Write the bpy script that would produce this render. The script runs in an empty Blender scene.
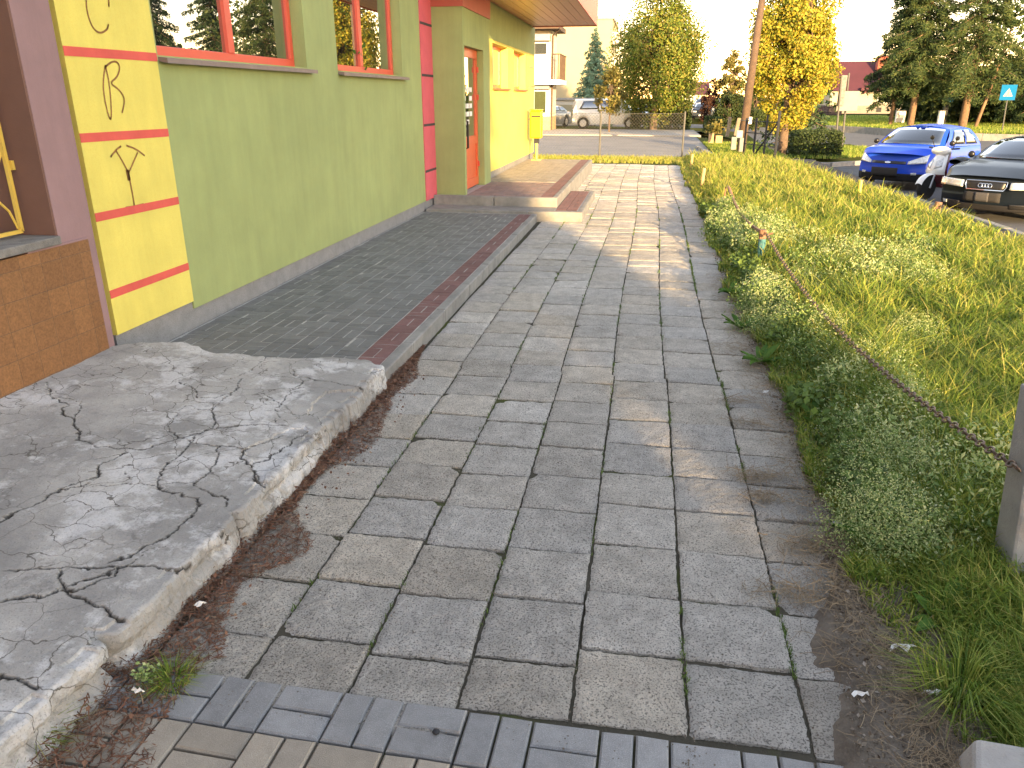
import bpy, bmesh, math, random
import numpy as np
from mathutils import Vector, Matrix

R = math.radians
random.seed(7)
RNG = np.random.default_rng(11)
SC = bpy.context.scene
COL = SC.collection

# ------------------------------------------------------------------ camera, sky, sun, exposure
CAM_H, FPX = 1.8, 760.0
PITCH = math.atan(287 / FPX)
YAW = math.atan(138 / math.hypot(FPX, 287))
cam_d = bpy.data.cameras.new('camera')
cam = bpy.data.objects.new('camera', cam_d)
COL.objects.link(cam)
cam.location = (0, 0, CAM_H)
cam.rotation_euler = (math.pi / 2 - PITCH, 0, YAW)
cam_d.sensor_width = 36
cam_d.lens = FPX * 36 / 1024
cam_d.clip_start = 0.05
cam_d.clip_end = 3000
SC.camera = cam

SUN_EL, SUN_AZ = R(8.5), math.atan2(0.37, -0.93)          # azimuth measured from +Y towards +X
world = bpy.data.worlds.new('World')
SC.world = world
world.use_nodes = True
wn = world.node_tree
sky = wn.nodes.new('ShaderNodeTexSky')
sky.sky_type = 'NISHITA'
sky.sun_disc = False
sky.sun_elevation = SUN_EL
sky.sun_rotation = SUN_AZ
sky.air_density = 1.0
sky.dust_density = 0.1
sky.ozone_density = 1.0
sky_tint = wn.nodes.new('ShaderNodeMix'); sky_tint.data_type = 'RGBA'; sky_tint.blend_type = 'MULTIPLY'
sky_tint.inputs['Factor'].default_value = 1.0
sky_tint.inputs['B'].default_value = (1.44, 1.0, 0.81, 1)        # warm tint put into the sky colour in place of white balance
wn.links.new(sky.outputs[0], sky_tint.inputs['A'])
wn.links.new(sky_tint.outputs['Result'], wn.nodes['Background'].inputs[0])
wn.nodes['Background'].inputs[1].default_value = 0.15

sun_d = bpy.data.lights.new('sun', 'SUN')
sun_d.energy = 2.9
sun_d.angle = R(0.5)
sun_d.color = (1.0, 0.67, 0.31)
sun = bpy.data.objects.new('sun', sun_d)
COL.objects.link(sun)
to_sun = Vector((math.sin(SUN_AZ) * math.cos(SUN_EL), math.cos(SUN_AZ) * math.cos(SUN_EL), math.sin(SUN_EL)))
sun.rotation_euler = to_sun.to_track_quat('Z', 'Y').to_euler()
sun.location = to_sun * 60

SC.view_settings.view_transform = 'Standard'
SC.view_settings.look = 'None'
SC.view_settings.gamma = 1
SC.view_settings.use_curve_mapping = False
SC.view_settings.exposure = 2.76
SC.cycles.max_bounces = 8
SC.cycles.transparent_max_bounces = 12

# ------------------------------------------------------------------ survey helpers (photo pixel -> place)
_fw = np.array([-math.sin(YAW) * math.cos(PITCH), math.cos(YAW) * math.cos(PITCH), -math.sin(PITCH)])
_rt = np.array([math.cos(YAW), math.sin(YAW), 0])
_up = np.cross(_rt, _fw)
_C = np.array([0, 0, CAM_H])
def _ray(x, y): return _fw + _rt * (x - 512) / FPX - _up * (y - 384) / FPX
def gp(x, y, z=0.0):
    d = _ray(x, y); return _C + d * ((z - CAM_H) / d[2])
def at(x, y, Y):
    d = _ray(x, y); return _C + d * (Y / d[1])
def onx(x, y, X):
    d = _ray(x, y); return _C + d * (X / d[0])

# ------------------------------------------------------------------ materials
def _nt(name):
    m = bpy.data.materials.new(name); m.use_nodes = True
    nt = m.node_tree
    return m, nt, nt.nodes['Principled BSDF']

def mat(name, col, rough=0.85, col2=None, var=0.25, scale=4.0, detail=6, bump=0.0, bscale=120.0, island=0.0,
        metal=0.0, coat=0.0, spec=0.5, speck=None, speck_scale=300.0, speck_amt=0.5, big=0.0, thr=(0.35, 0.65), island_col=None, bump2=0.0):
    m, nt, p = _nt(name)
    N, L = nt.nodes.new, nt.links.new
    if col2 is None: col2 = tuple(c * (1 - var) for c in col)
    tc = N('ShaderNodeTexCoord')
    no = N('ShaderNodeTexNoise'); no.inputs['Scale'].default_value = scale; no.inputs['Detail'].default_value = detail
    no.inputs['Roughness'].default_value = 0.62
    L(tc.outputs['Object'], no.inputs['Vector'])
    mr = N('ShaderNodeMapRange'); mr.inputs[1].default_value = thr[0]; mr.inputs[2].default_value = thr[1]
    L(no.outputs['Fac'], mr.inputs[0])
    mx = N('ShaderNodeMix'); mx.data_type = 'RGBA'
    mx.inputs['A'].default_value = (*col, 1); mx.inputs['B'].default_value = (*col2, 1)
    L(mr.outputs[0], mx.inputs['Factor'])
    out = mx.outputs['Result']
    if speck is not None:
        n2 = N('ShaderNodeTexNoise'); n2.inputs['Scale'].default_value = speck_scale; n2.inputs['Detail'].default_value = 3
        L(tc.outputs['Object'], n2.inputs['Vector'])
        m2 = N('ShaderNodeMapRange'); m2.inputs[1].default_value = 0.5; m2.inputs[2].default_value = 0.66
        m2.inputs[4].default_value = speck_amt
        L(n2.outputs['Fac'], m2.inputs[0])
        x2 = N('ShaderNodeMix'); x2.data_type = 'RGBA'; x2.inputs['B'].default_value = (*speck, 1)
        L(out, x2.inputs['A']); L(m2.outputs[0], x2.inputs['Factor']); out = x2.outputs['Result']
    if big:
        n3 = N('ShaderNodeTexNoise'); n3.inputs['Scale'].default_value = 0.9; n3.inputs['Detail'].default_value = 4
        L(tc.outputs['Object'], n3.inputs['Vector'])
        m3 = N('ShaderNodeMapRange'); m3.inputs[1].default_value = 0.3; m3.inputs[2].default_value = 0.7
        m3.inputs[3].default_value = 1 - big; m3.inputs[4].default_value = 1 + big
        L(n3.outputs['Fac'], m3.inputs[0])
        h3 = N('ShaderNodeHueSaturation'); L(m3.outputs[0], h3.inputs['Value']); L(out, h3.inputs['Color']); out = h3.outputs['Color']
    if island_col is not None:
        g5 = N('ShaderNodeNewGeometry'); m5 = N('ShaderNodeMath'); m5.operation = 'MULTIPLY'; m5.inputs[1].default_value = 7.31
        f5 = N('ShaderNodeMath'); f5.operation = 'FRACT'
        L(g5.outputs['Random Per Island'], m5.inputs[0]); L(m5.outputs[0], f5.inputs[0])
        x5 = N('ShaderNodeMix'); x5.data_type = 'RGBA'; x5.blend_type = 'MULTIPLY'; x5.inputs['B'].default_value = (*island_col, 1)
        L(out, x5.inputs['A']); L(f5.outputs[0], x5.inputs['Factor']); out = x5.outputs['Result']
    if island:
        ge = N('ShaderNodeNewGeometry')
        m4 = N('ShaderNodeMapRange'); m4.inputs[3].default_value = 1 - island; m4.inputs[4].default_value = 1 + island
        L(ge.outputs['Random Per Island'], m4.inputs[0])
        h4 = N('ShaderNodeHueSaturation'); L(m4.outputs[0], h4.inputs['Value']); L(out, h4.inputs['Color']); out = h4.outputs['Color']
    L(out, p.inputs['Base Color'])
    p.inputs['Roughness'].default_value = rough
    p.inputs['Metallic'].default_value = metal
    p.inputs['Coat Weight'].default_value = coat
    p.inputs['Coat Roughness'].default_value = 0.04
    p.inputs['Specular IOR Level'].default_value = spec
    if bump:
        nb = N('ShaderNodeTexNoise'); nb.inputs['Scale'].default_value = bscale; nb.inputs['Detail'].default_value = 5
        nb.inputs['Roughness'].default_value = 0.7
        L(tc.outputs['Object'], nb.inputs['Vector'])
        b = N('ShaderNodeBump'); b.inputs['Strength'].default_value = bump; b.inputs['Distance'].default_value = 0.01
        L(nb.outputs['Fac'], b.inputs['Height'])
        if bump2:
            n6 = N('ShaderNodeTexNoise'); n6.inputs['Scale'].default_value = bscale * .28; n6.inputs['Detail'].default_value = 6; n6.inputs['Roughness'].default_value = .75
            L(tc.outputs['Object'], n6.inputs['Vector'])
            b6 = N('ShaderNodeBump'); b6.inputs['Strength'].default_value = bump2; b6.inputs['Distance'].default_value = .02
            L(n6.outputs['Fac'], b6.inputs['Height']); L(b6.outputs[0], b.inputs['Normal'])
        L(b.outputs[0], p.inputs['Normal'])
    return m

def leafmat(name, cols, transl=0.35, rough=0.6):
    """random colour per leaf from a ramp, partly translucent"""
    m, nt, p = _nt(name)
    N, L = nt.nodes.new, nt.links.new
    ge = N('ShaderNodeNewGeometry')
    rp = N('ShaderNodeValToRGB')
    els = rp.color_ramp.elements
    while len(els) < len(cols): els.new(0.5)
    for i, c in enumerate(cols):
        els[i].position = i / (len(cols) - 1); els[i].color = (*c, 1)
    L(ge.outputs['Random Per Island'], rp.inputs[0])
    L(rp.outputs[0], p.inputs['Base Color'])
    p.inputs['Roughness'].default_value = rough
    p.inputs['Specular IOR Level'].default_value = 0.25
    tr = N('ShaderNodeBsdfTranslucent'); L(rp.outputs[0], tr.inputs[0])
    mx = N('ShaderNodeMixShader'); mx.inputs[0].default_value = transl
    L(p.outputs[0], mx.inputs[1]); L(tr.outputs[0], mx.inputs[2])
    L(mx.outputs[0], nt.nodes['Material Output'].inputs[0])
    return m

def glassmat(name, tint, refl=0.45, see=0.5, rough=0.0):
    m, nt, p = _nt(name)
    N, L = nt.nodes.new, nt.links.new
    gl = N('ShaderNodeBsdfGlossy'); gl.inputs['Roughness'].default_value = rough; gl.inputs[0].default_value = (0.95, 0.97, 1, 1)
    tr = N('ShaderNodeBsdfTransparent'); tr.inputs[0].default_value = (see, see, see, 1)
    df = N('ShaderNodeBsdfDiffuse'); df.inputs[0].default_value = (*tint, 1)
    a = N('ShaderNodeMixShader'); a.inputs[0].default_value = 0.35
    L(tr.outputs[0], a.inputs[1]); L(df.outputs[0], a.inputs[2])
    fr = N('ShaderNodeFresnel'); fr.inputs[0].default_value = 1.5
    ad = N('ShaderNodeMath'); ad.operation = 'ADD'; ad.use_clamp = True; ad.inputs[1].default_value = refl
    L(fr.outputs[0], ad.inputs[0])
    b = N('ShaderNodeMixShader')
    L(ad.outputs[0], b.inputs[0]); L(a.outputs[0], b.inputs[1]); L(gl.outputs[0], b.inputs[2])
    L(b.outputs[0], nt.nodes['Material Output'].inputs[0])
    return m

M = {}
M['green'] = mat('green stucco', (.295, .355, .145), col2=(.262, .32, .13), scale=2.5, bump=.35, bscale=220, big=.07, speck=(.215, .255, .085), speck_scale=160, speck_amt=.35)
def streaks(m, amt=.07):
    nt = m.node_tree; N, L = nt.nodes.new, nt.links.new; p = nt.nodes['Principled BSDF']
    src = p.inputs['Base Color'].links[0].from_socket
    tc = N('ShaderNodeTexCoord'); mp = N('ShaderNodeMapping'); mp.inputs['Scale'].default_value = (5, 5, .45)
    no = N('ShaderNodeTexNoise'); no.inputs['Scale'].default_value = 1.6; no.inputs['Detail'].default_value = 7; no.inputs['Roughness'].default_value = .65
    L(tc.outputs['Object'], mp.inputs[0]); L(mp.outputs[0], no.inputs['Vector'])
    mr = N('ShaderNodeMapRange'); mr.inputs[1].default_value = .35; mr.inputs[2].default_value = .65; mr.inputs[3].default_value = 1 - amt; mr.inputs[4].default_value = 1 + amt
    L(no.outputs['Fac'], mr.inputs[0])
    h = N('ShaderNodeHueSaturation'); L(src, h.inputs['Color']); L(mr.outputs[0], h.inputs['Value']); L(h.outputs[0], p.inputs['Base Color'])
streaks(M['green'], .045)
M['yellow'] = mat('yellow stucco', (.67, .605, .135), col2=(.60, .54, .12), scale=3, bump=.35, bscale=220, big=.05, speck=(.60, .47, .09), speck_scale=150, speck_amt=.4)
M['red_paint'] = mat('red painted stucco', (.62, .10, .08), var=.15, scale=6, bump=.3, bscale=220)
M['pinkred'] = mat('salmon red stucco', (.58, .105, .14), var=.12, scale=4, bump=.3, bscale=220)
M['pink'] = mat('dusty pink plaster', (.265, .172, .182), var=.14, scale=3, bump=.2, bscale=90, big=.06)
M['brown_reveal'] = mat('brown reveal plaster', (.16, .085, .065), var=.15, scale=3, bump=.2, bscale=90)
M['plinth'] = mat('grey granite plaster plinth', (.27, .27, .275), var=.2, scale=8, bump=.5, bscale=160, speck=(.10, .10, .10), speck_scale=220, speck_amt=.6)
streaks(M['pink'], .05); streaks(M['yellow'], .04)
M['redframe'] = mat('red window frame', (.62, .09, .055), rough=.35, var=.08)
M['sill'] = mat('brown grey metal sill', (.20, .155, .15), rough=.45, var=.2, scale=10)
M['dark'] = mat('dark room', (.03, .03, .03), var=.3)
M['joint'] = mat('dark joint strip', (.05, .045, .05), var=.2)
M['pane'] = glassmat('window glass', (.03, .035, .035), refl=.42, see=.5)
M['door'] = mat('orange red door paint', (.62, .12, .045), rough=.4, var=.1)
M['black'] = mat('black plastic', (.012, .012, .013), rough=.4, var=.2)
M['white'] = mat('white paint', (.78, .77, .74), rough=.6, var=.06)
M['whitewall'] = mat('white render', (.60, .56, .47), rough=.9, var=.06, scale=1.2)
M['housewall'] = mat('house render', (.33, .30, .24), rough=.9, var=.06, scale=1)
M['housebase'] = mat('house base', (.22, .19, .16), rough=.9, var=.15, scale=2)
M['creamwall'] = mat('cream render', (.37, .32, .20), rough=.9, var=.05, scale=.8)
M['soffit'] = mat('brown metal soffit', (.40, .20, .115), rough=.38, var=.1, island=.08)
M['fascia'] = mat('red fascia', (.40, .095, .07), rough=.5, var=.08)
M['darkpaver'] = mat('dark grey paver', (.155, .157, .152), rough=.88, var=.2, scale=14, bump=.35, bscale=250, island=.16, speck=(.27, .27, .26), speck_scale=330, speck_amt=.35)
M['redpaver'] = mat('red paver', (.175, .088, .082), rough=.9, var=.2, scale=14, bump=.35, bscale=250, island=.14)
M['sandpaver'] = mat('sand grey paver', (.30, .265, .22), rough=.9, var=.2, scale=12, bump=.35, bscale=250, island=.12)
M['rosepaver'] = mat('rose grey paver', (.25, .165, .145), rough=.9, col2=(.19, .15, .14), scale=9, bump=.35, bscale=250, island=.14)
M['greypaver'] = mat('blue grey paver', (.24, .242, .242), rough=.85, var=.2, scale=16, bump=.45, bscale=260, island=.14, speck=(.42, .42, .42), speck_scale=400, speck_amt=.45)
M['tanpaver'] = mat('tan paver', (.31, .27, .215), rough=.85, var=.18, scale=16, bump=.45, bscale=260, island=.12, speck=(.45, .42, .36), speck_scale=400, speck_amt=.4)
M['mortar'] = mat('light joint sand', (.42, .41, .38), var=.35, scale=12, bump=.4)
M['kerb'] = mat('concrete kerb', (.28, .27, .25), col2=(.18, .175, .165), scale=5, bump=.5, bscale=150, speck=(.2, .2, .19), speck_scale=200, speck_amt=.5)
M['slab'] = mat('weathered concrete slab', (.64, .615, .57), rough=.95, col2=(.47, .45, .415), scale=9, bump=1.0, bump2=.8, bscale=230, island=.11, island_col=(1.0, .95, .87), spec=.2,
                speck=(.15, .147, .135), speck_scale=150, speck_amt=.9, big=.13)
M['soil'] = mat('dark soil', spec=0.0, col=(.12, .10, .08), rough=1, col2=(.20, .175, .145), scale=9, bump=1, bscale=70, speck=(.2, .17, .13), speck_scale=120, speck_amt=.4)
M['jointdirt'] = mat('joint dirt and moss', spec=0.0, col=(.085, .078, .06), rough=1, col2=(.085, .10, .035), scale=2.2, bump=1, bscale=90, thr=(.52, .66))
M['turf'] = mat('turf', spec=0.0, col=(.07, .095, .025), rough=1, col2=(.12, .11, .045), scale=3, bump=1, bscale=40)
M['ground'] = mat('far ground', spec=0.0, col=(.075, .095, .035), rough=1, col2=(.11, .105, .06), scale=.08)
M['asphalt'] = mat('asphalt', (.075, .076, .082), rough=.9, col2=(.105, .105, .108), scale=1.2, bump=.6, bscale=120, speck=(.17, .17, .17), speck_scale=150, speck_amt=.3)
M['asphalt_old'] = mat('pale asphalt', (.17, .165, .165), rough=.9, col2=(.22, .21, .20), scale=.8, bump=.5, bscale=120)
M['palepave'] = mat('pale concrete paving', (.36, .335, .30), rough=.95, var=.2, scale=2, bump=.4)
M['roadpaint'] = mat('road paint', (.72, .72, .70), var=.25, scale=5)
M['conc'] = mat('pale concrete', (.40, .385, .36), var=.25, scale=6, bump=.5, bscale=110)
M['tile'] = None
M['stone'] = mat('grey stone sill', (.22, .215, .205), var=.4, scale=14, bump=.5, bscale=90)
M['grilley'] = mat('yellow painted steel', (.72, .52, .10), rough=.45, var=.12)
M['mailbox'] = mat('yellow sheet metal', (.62, .46, .004), rough=.4, var=.05)
M['galv'] = mat('galvanised steel', (.11, .11, .105), rough=.6, metal=.3, var=.2)
M['steel_dark'] = mat('dark painted steel', (.02, .022, .028), rough=.8, var=.2)
M['rust'] = mat('rusty steel', (.17, .085, .05), rough=.9, col2=(.28, .17, .11), scale=40, bump=.5)
M['chain'] = mat('weathered chain', (.24, .185, .145), rough=.6, metal=.35, col2=(.11, .07, .05), scale=60)
M['teal'] = mat('faded teal paint', (.05, .16, .18), rough=.8, col2=(.14, .13, .11), scale=25, thr=(.55, .7))
M['postconc'] = mat('grey concrete post', (.36, .355, .345), rough=.9, var=.2, scale=7, bump=.5, bscale=120)
M['wood'] = mat('weathered pole wood', (.11, .072, .048), rough=.9, var=.35, scale=5, bump=.4)
M['palewood'] = mat('pale new wood', (.50, .33, .17), rough=.8, var=.2, scale=6)
M['bark'] = mat('bark', (.15, .105, .075), rough=1, var=.4, scale=8, bump=.8, bscale=20)
M['barklit'] = mat('reddish spruce bark', (.27, .175, .115), rough=1, var=.35, scale=6, bump=.8, bscale=15)
M['maroon'] = mat('maroon roof tiles', (.075, .018, .028), rough=.8, var=.15, scale=1)
M['brick'] = mat('red brick', (.38, .10, .06), rough=.9, var=.2, scale=3)
M['fencewood'] = mat('brown fence boards', (.085, .05, .045), rough=.9, var=.25, scale=2, island=.15)
M['blue'] = mat('blue car paint', (.012, .075, .62), rough=.42, var=.02, coat=.22, spec=.3)
M['navy'] = mat('dark metallic car paint', (.010, .016, .026), rough=.4, var=.05, coat=.3, spec=.3)
M['carwhite'] = mat('white car paint', (.78, .77, .73), rough=.3, var=.03, coat=.6)
M['cargrey'] = mat('silver car paint', (.30, .31, .33), rough=.3, var=.05, metal=.4, coat=.6)
M['carglass'] = glassmat('car glass', (.02, .023, .026), refl=.16, see=.25)
M['tyre'] = mat('tyre rubber', (.018, .018, .018), rough=.9, var=.2)
M['rim'] = mat('alloy rim', (.45, .45, .46), rough=.35, metal=.8, var=.1)
M['lamp'] = mat('headlamp lens', (.62, .63, .62), rough=.12, col2=(.38, .39, .4), scale=22, coat=1, spec=.8)
M['amber'] = mat('headlamp amber corner', (.62, .42, .30), rough=.15, var=.3, scale=20, coat=1)
M['plate'] = mat('grey licence plate', (.04, .04, .042), rough=.9, spec=.1, var=.1)
M['plate_light'] = mat('grey licence plate pale half', (.075, .075, .08), rough=.9, spec=.1, var=.05)
M['chrome'] = mat('chrome', (.75, .75, .76), rough=.15, metal=1, var=.03)
M['trim'] = mat('dark grey bumper trim', (.018, .018, .02), rough=.8, spec=.2, var=.15)
M['silver'] = mat('silver scooter plastic', (.80, .80, .79), rough=.3, var=.06, coat=.5)
M['maroonpl'] = mat('maroon scooter plastic', (.10, .018, .025), rough=.3, var=.1, coat=.5)
M['signblue'] = mat('blue sign', (.012, .13, .30), rough=1, spec=0.0, var=.05)
M['palesign'] = mat('unpainted sign back', (.22, .21, .19), rough=.6, var=.1, scale=3)
M['palestone'] = mat('pale cement block', (.26, .25, .23), rough=.9, var=.2, scale=6, bump=.4)
M['tanstone'] = mat('tan cement slab', (.24, .19, .13), rough=.9, var=.25, scale=5, bump=.4)
M['paper'] = mat('white litter', (.75, .75, .73), rough=.8, var=.1)
M['terracotta'] = mat('pale pot', (.6, .6, .57), rough=.7, var=.1)

M['grass'] = leafmat('grass blades', [(0.074, 0.141, 0.021), (0.124, 0.206, 0.03), (0.192, 0.276, 0.041), (0.297, 0.353, 0.062), (0.445, 0.423, 0.11)], .4)
M['grassdry'] = leafmat('golden tall grass', [(.22, .29, .04), (.33, .36, .06), (.40, .39, .085), (.44, .37, .12), (.20, .28, .04)], .4)
M['straw'] = leafmat('dry straw', [(.16, .115, .07), (.24, .18, .11), (.32, .25, .16), (.12, .085, .05)], .15)
M['crumb'] = leafmat('soil crumbs', [(.06, .045, .033), (.12, .095, .07), (.20, .17, .13), (.09, .065, .045), (.30, .27, .23)], .02)
M['needles'] = leafmat('fallen needles', [(.10, .045, .028), (.155, .07, .04), (.19, .10, .06), (.07, .035, .024), (.24, .15, .09)], .05)
M['weed'] = leafmat('bedstraw weed leaves', [(0.154, 0.243, 0.091), (0.26, 0.365, 0.136), (0.391, 0.477, 0.193), (0.588, 0.615, 0.295), (0.305, 0.391, 0.16)], .4)
M['weeddark'] = leafmat('dark weed leaves', [(0.083, 0.15, 0.044), (0.14, 0.225, 0.067), (0.211, 0.309, 0.09), (0.351, 0.413, 0.134)], .35)
M['dockdark'] = leafmat('ground cover leaves', [(0.075, 0.123, 0.032), (0.112, 0.179, 0.045), (0.167, 0.248, 0.054)], .35)
M['floret'] = leafmat('pale florets', [(0.469, 0.529, 0.269), (0.607, 0.621, 0.389), (0.372, 0.45, 0.194)], .3)
M['dock'] = leafmat('broad dock leaves', [(.06, .14, .02), (.09, .19, .03), (.13, .23, .035)], .4)
M['dandelion'] = leafmat('yellow petals', [(.8, .62, .02), (.75, .55, .02)], .2)
M['maple'] = leafmat('maple leaves', [(0.049, 0.088, 0.015), (0.099, 0.156, 0.022), (0.177, 0.224, 0.035), (0.256, 0.26, 0.045), (0.276, 0.218, 0.05)], .35)
M['yellowtree'] = leafmat('golden leaves', [(0.355, 0.32, 0.031), (0.497, 0.397, 0.043), (0.296, 0.32, 0.037), (0.473, 0.32, 0.056), (0.154, 0.217, 0.031), (0.237, 0.269, 0.034)], .35)
M['oliveleaf'] = leafmat('olive leaves', [(.07, .075, .02), (.14, .135, .03), (.20, .18, .05), (.24, .18, .06)], .3)
M['spruce'] = leafmat('spruce needles', [(.014, .036, .018), (.026, .058, .026), (.047, .08, .03), (.08, .11, .04)], .15)
M['sprucelit'] = leafmat('sunlit spruce needles', [(.028, .058, .021), (.05, .086, .028), (.082, .116, .036), (.125, .148, .05)], .2)  # lit copy of the spruce needles, sunlit olive put into the colour
M['paleconifer'] = leafmat('blue spruce needles', [(.16, .27, .17), (.22, .33, .21), (.28, .38, .25)], .2)
M['darkhedge'] = leafmat('hedge leaves', [(.02, .035, .012), (.035, .055, .016), (.06, .085, .025)], .2)
M['purple'] = leafmat('copper leaves', [(0.036, 0.015, 0.012), (0.066, 0.03, 0.021), (0.09, 0.048, 0.03)], .3)

# brown wall tiles: procedural brick grid on the y/z plane
def tilemat():
    m, nt, p = _nt('brown wall tile')
    N, L = nt.nodes.new, nt.links.new
    tc = N('ShaderNodeTexCoord'); sp = N('ShaderNodeSeparateXYZ'); cb = N('ShaderNodeCombineXYZ')
    L(tc.outputs['Object'], sp.inputs[0]); L(sp.outputs[1], cb.inputs[0]); L(sp.outputs[2], cb.inputs[1])
    br = N('ShaderNodeTexBrick'); br.offset = 0; br.inputs['Scale'].default_value = 1
    br.inputs['Brick Width'].default_value = .155; br.inputs['Row Height'].default_value = .155
    br.inputs['Mortar Size'].default_value = .002; br.inputs['Mortar Smooth'].default_value = .3
    br.inputs['Color1'].default_value = (.225, .11, .043, 1); br.inputs['Color2'].default_value = (.18, .086, .034, 1)
    br.inputs['Mortar'].default_value = (.13, .075, .04, 1)
    L(cb.outputs[0], br.inputs['Vector'])
    no = N('ShaderNodeTexNoise'); no.inputs['Scale'].default_value = 90; no.inputs['Detail'].default_value = 4
    L(tc.outputs['Object'], no.inputs['Vector'])
    mr = N('ShaderNodeMapRange'); mr.inputs[1].default_value = .3; mr.inputs[2].default_value = .7; mr.inputs[3].default_value = .72; mr.inputs[4].default_value = 1.25
    L(no.outputs['Fac'], mr.inputs[0])
    hs = N('ShaderNodeHueSaturation'); L(br.outputs['Color'], hs.inputs['Color']); L(mr.outputs[0], hs.inputs['Value'])
    L(hs.outputs[0], p.inputs['Base Color'])
    p.inputs['Roughness'].default_value = .45
    b = N('ShaderNodeBump'); b.inputs['Strength'].default_value = .6; b.inputs['Distance'].default_value = .004; b.invert = True
    L(br.outputs['Fac'], b.inputs['Height']); L(b.outputs[0], p.inputs['Normal'])
    return m
M['tile'] = tilemat()

def rampmat():
    """old cement ramp: pale scaled patches, grey stains, dirt in its cracks (crack attribute is a wear mask)"""
    m, nt, p = _nt('old cracked cement')
    N, L = nt.nodes.new, nt.links.new
    tc = N('ShaderNodeTexCoord')
    def noise(s, d=6, r=.6):
        n = N('ShaderNodeTexNoise'); n.inputs['Scale'].default_value = s; n.inputs['Detail'].default_value = d; n.inputs['Roughness'].default_value = r
        L(tc.outputs['Object'], n.inputs['Vector']); return n.outputs['Fac']
    def rng(f, a, b, c=0, d=1):
        r = N('ShaderNodeMapRange'); r.inputs[1].default_value = a; r.inputs[2].default_value = b; r.inputs[3].default_value = c; r.inputs[4].default_value = d
        L(f, r.inputs[0]); return r.outputs[0]
    def mix(f, a, b):
        x = N('ShaderNodeMix'); x.data_type = 'RGBA'
        L(f, x.inputs['Factor'])
        for k, v in (('A', a), ('B', b)):
            if isinstance(v, tuple): x.inputs[k].default_value = (*v, 1)
            else: L(v, x.inputs[k])
        return x.outputs['Result']
    c = mix(rng(noise(1.6, 8), .40, .60), (.42, .41, .385), (.255, .25, .238))
    c = mix(rng(noise(2.7, 10, .72), .51, .58, 0, .8), c, (.56, .56, .555))
    c = mix(rng(noise(5.5, 8, .7), .57, .66, 0, .7), c, (.175, .172, .165))
    c = mix(rng(noise(130, 3), .55, .68, 0, .5), c, (.15, .148, .14))
    nv = N('ShaderNodeTexNoise'); nv.inputs['Scale'].default_value = 5; nv.inputs['Detail'].default_value = 5
    L(tc.outputs['Object'], nv.inputs['Vector'])
    ad = N('ShaderNodeMix'); ad.data_type = 'RGBA'; ad.blend_type = 'ADD'; ad.inputs['Factor'].default_value = .22
    L(tc.outputs['Object'], ad.inputs['A']); L(nv.outputs['Color'], ad.inputs['B'])
    vo = N('ShaderNodeTexVoronoi'); vo.feature = 'DISTANCE_TO_EDGE'; vo.inputs['Scale'].default_value = 5.5
    L(ad.outputs['Result'], vo.inputs['Vector'])
    fine = N('ShaderNodeMath'); fine.operation = 'MULTIPLY'
    L(rng(vo.outputs['Distance'], .006, .016, 1, 0), fine.inputs[0]); L(rng(noise(1.3, 3), .42, .54, 0, .9), fine.inputs[1])
    c = mix(fine.outputs[0], c, (.09, .082, .07))
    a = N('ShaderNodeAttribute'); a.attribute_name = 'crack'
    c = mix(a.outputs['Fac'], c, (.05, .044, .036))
    L(c, p.inputs['Base Color']); p.inputs['Roughness'].default_value = .93
    b = N('ShaderNodeBump'); b.inputs['Strength'].default_value = .7; b.inputs['Distance'].default_value = .008
    L(noise(140, 6, .75), b.inputs['Height']); L(b.outputs[0], p.inputs['Normal'])
    return m
M['ramp'] = rampmat()

# ------------------------------------------------------------------ object helpers
def tag(o, label=None, cat=None, group=None, kind=None):
    if label: o['label'] = label
    if cat: o['category'] = cat
    if group: o['group'] = group
    if kind: o['kind'] = kind
    return o

def thing(name, label, cat, loc=(0, 0, 0), rz=0.0, group=None):
    o = bpy.data.objects.new(name, None); COL.objects.link(o)
    o.location = tuple(float(c) for c in loc); o.rotation_euler = (0, 0, rz); o.empty_display_size = .2
    return tag(o, label, cat, group)

def root_loc(o):
    v = Vector((0, 0, 0))
    while o is not None:
        v += Vector(o.location); o = o.parent
    return v

def link_mesh(name, me, m, parent=None, local=False):
    o = bpy.data.objects.new(name, me)
    if m is not None and not me.materials: me.materials.append(m)
    COL.objects.link(o)
    if parent is not None:
        if not local:
            off = root_loc(parent)
            me.transform(Matrix.Translation(-off))
        o.parent = parent
    return o

def copy_tree(o, parent=None):
    c = o.copy(); COL.objects.link(c); c.parent = parent
    for ch in [k for k in bpy.data.objects if k.parent == o]: copy_tree(ch, c)
    return c

def np_mesh(name, verts, faces_by_n, smooth=False):
    """verts (V,3); faces_by_n: list of int arrays (F,k)"""
    me = bpy.data.meshes.new(name)
    verts = np.asarray(verts, dtype=np.float32)
    me.vertices.add(len(verts)); me.vertices.foreach_set('co', verts.ravel())
    li = np.concatenate([np.asarray(f, dtype=np.int32).ravel() for f in faces_by_n])
    tot = np.concatenate([np.full(len(f), np.asarray(f).shape[1], dtype=np.int32) for f in faces_by_n])
    st = np.concatenate([[0], np.cumsum(tot)[:-1]]).astype(np.int32)
    me.loops.add(len(li)); me.loops.foreach_set('vertex_index', li)
    me.polygons.add(len(tot)); me.polygons.foreach_set('loop_start', st)
    me.polygons.foreach_set('use_smooth', np.full(len(tot), smooth, dtype=bool))
    me.update(calc_edges=True); me.validate()
    return me

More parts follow.
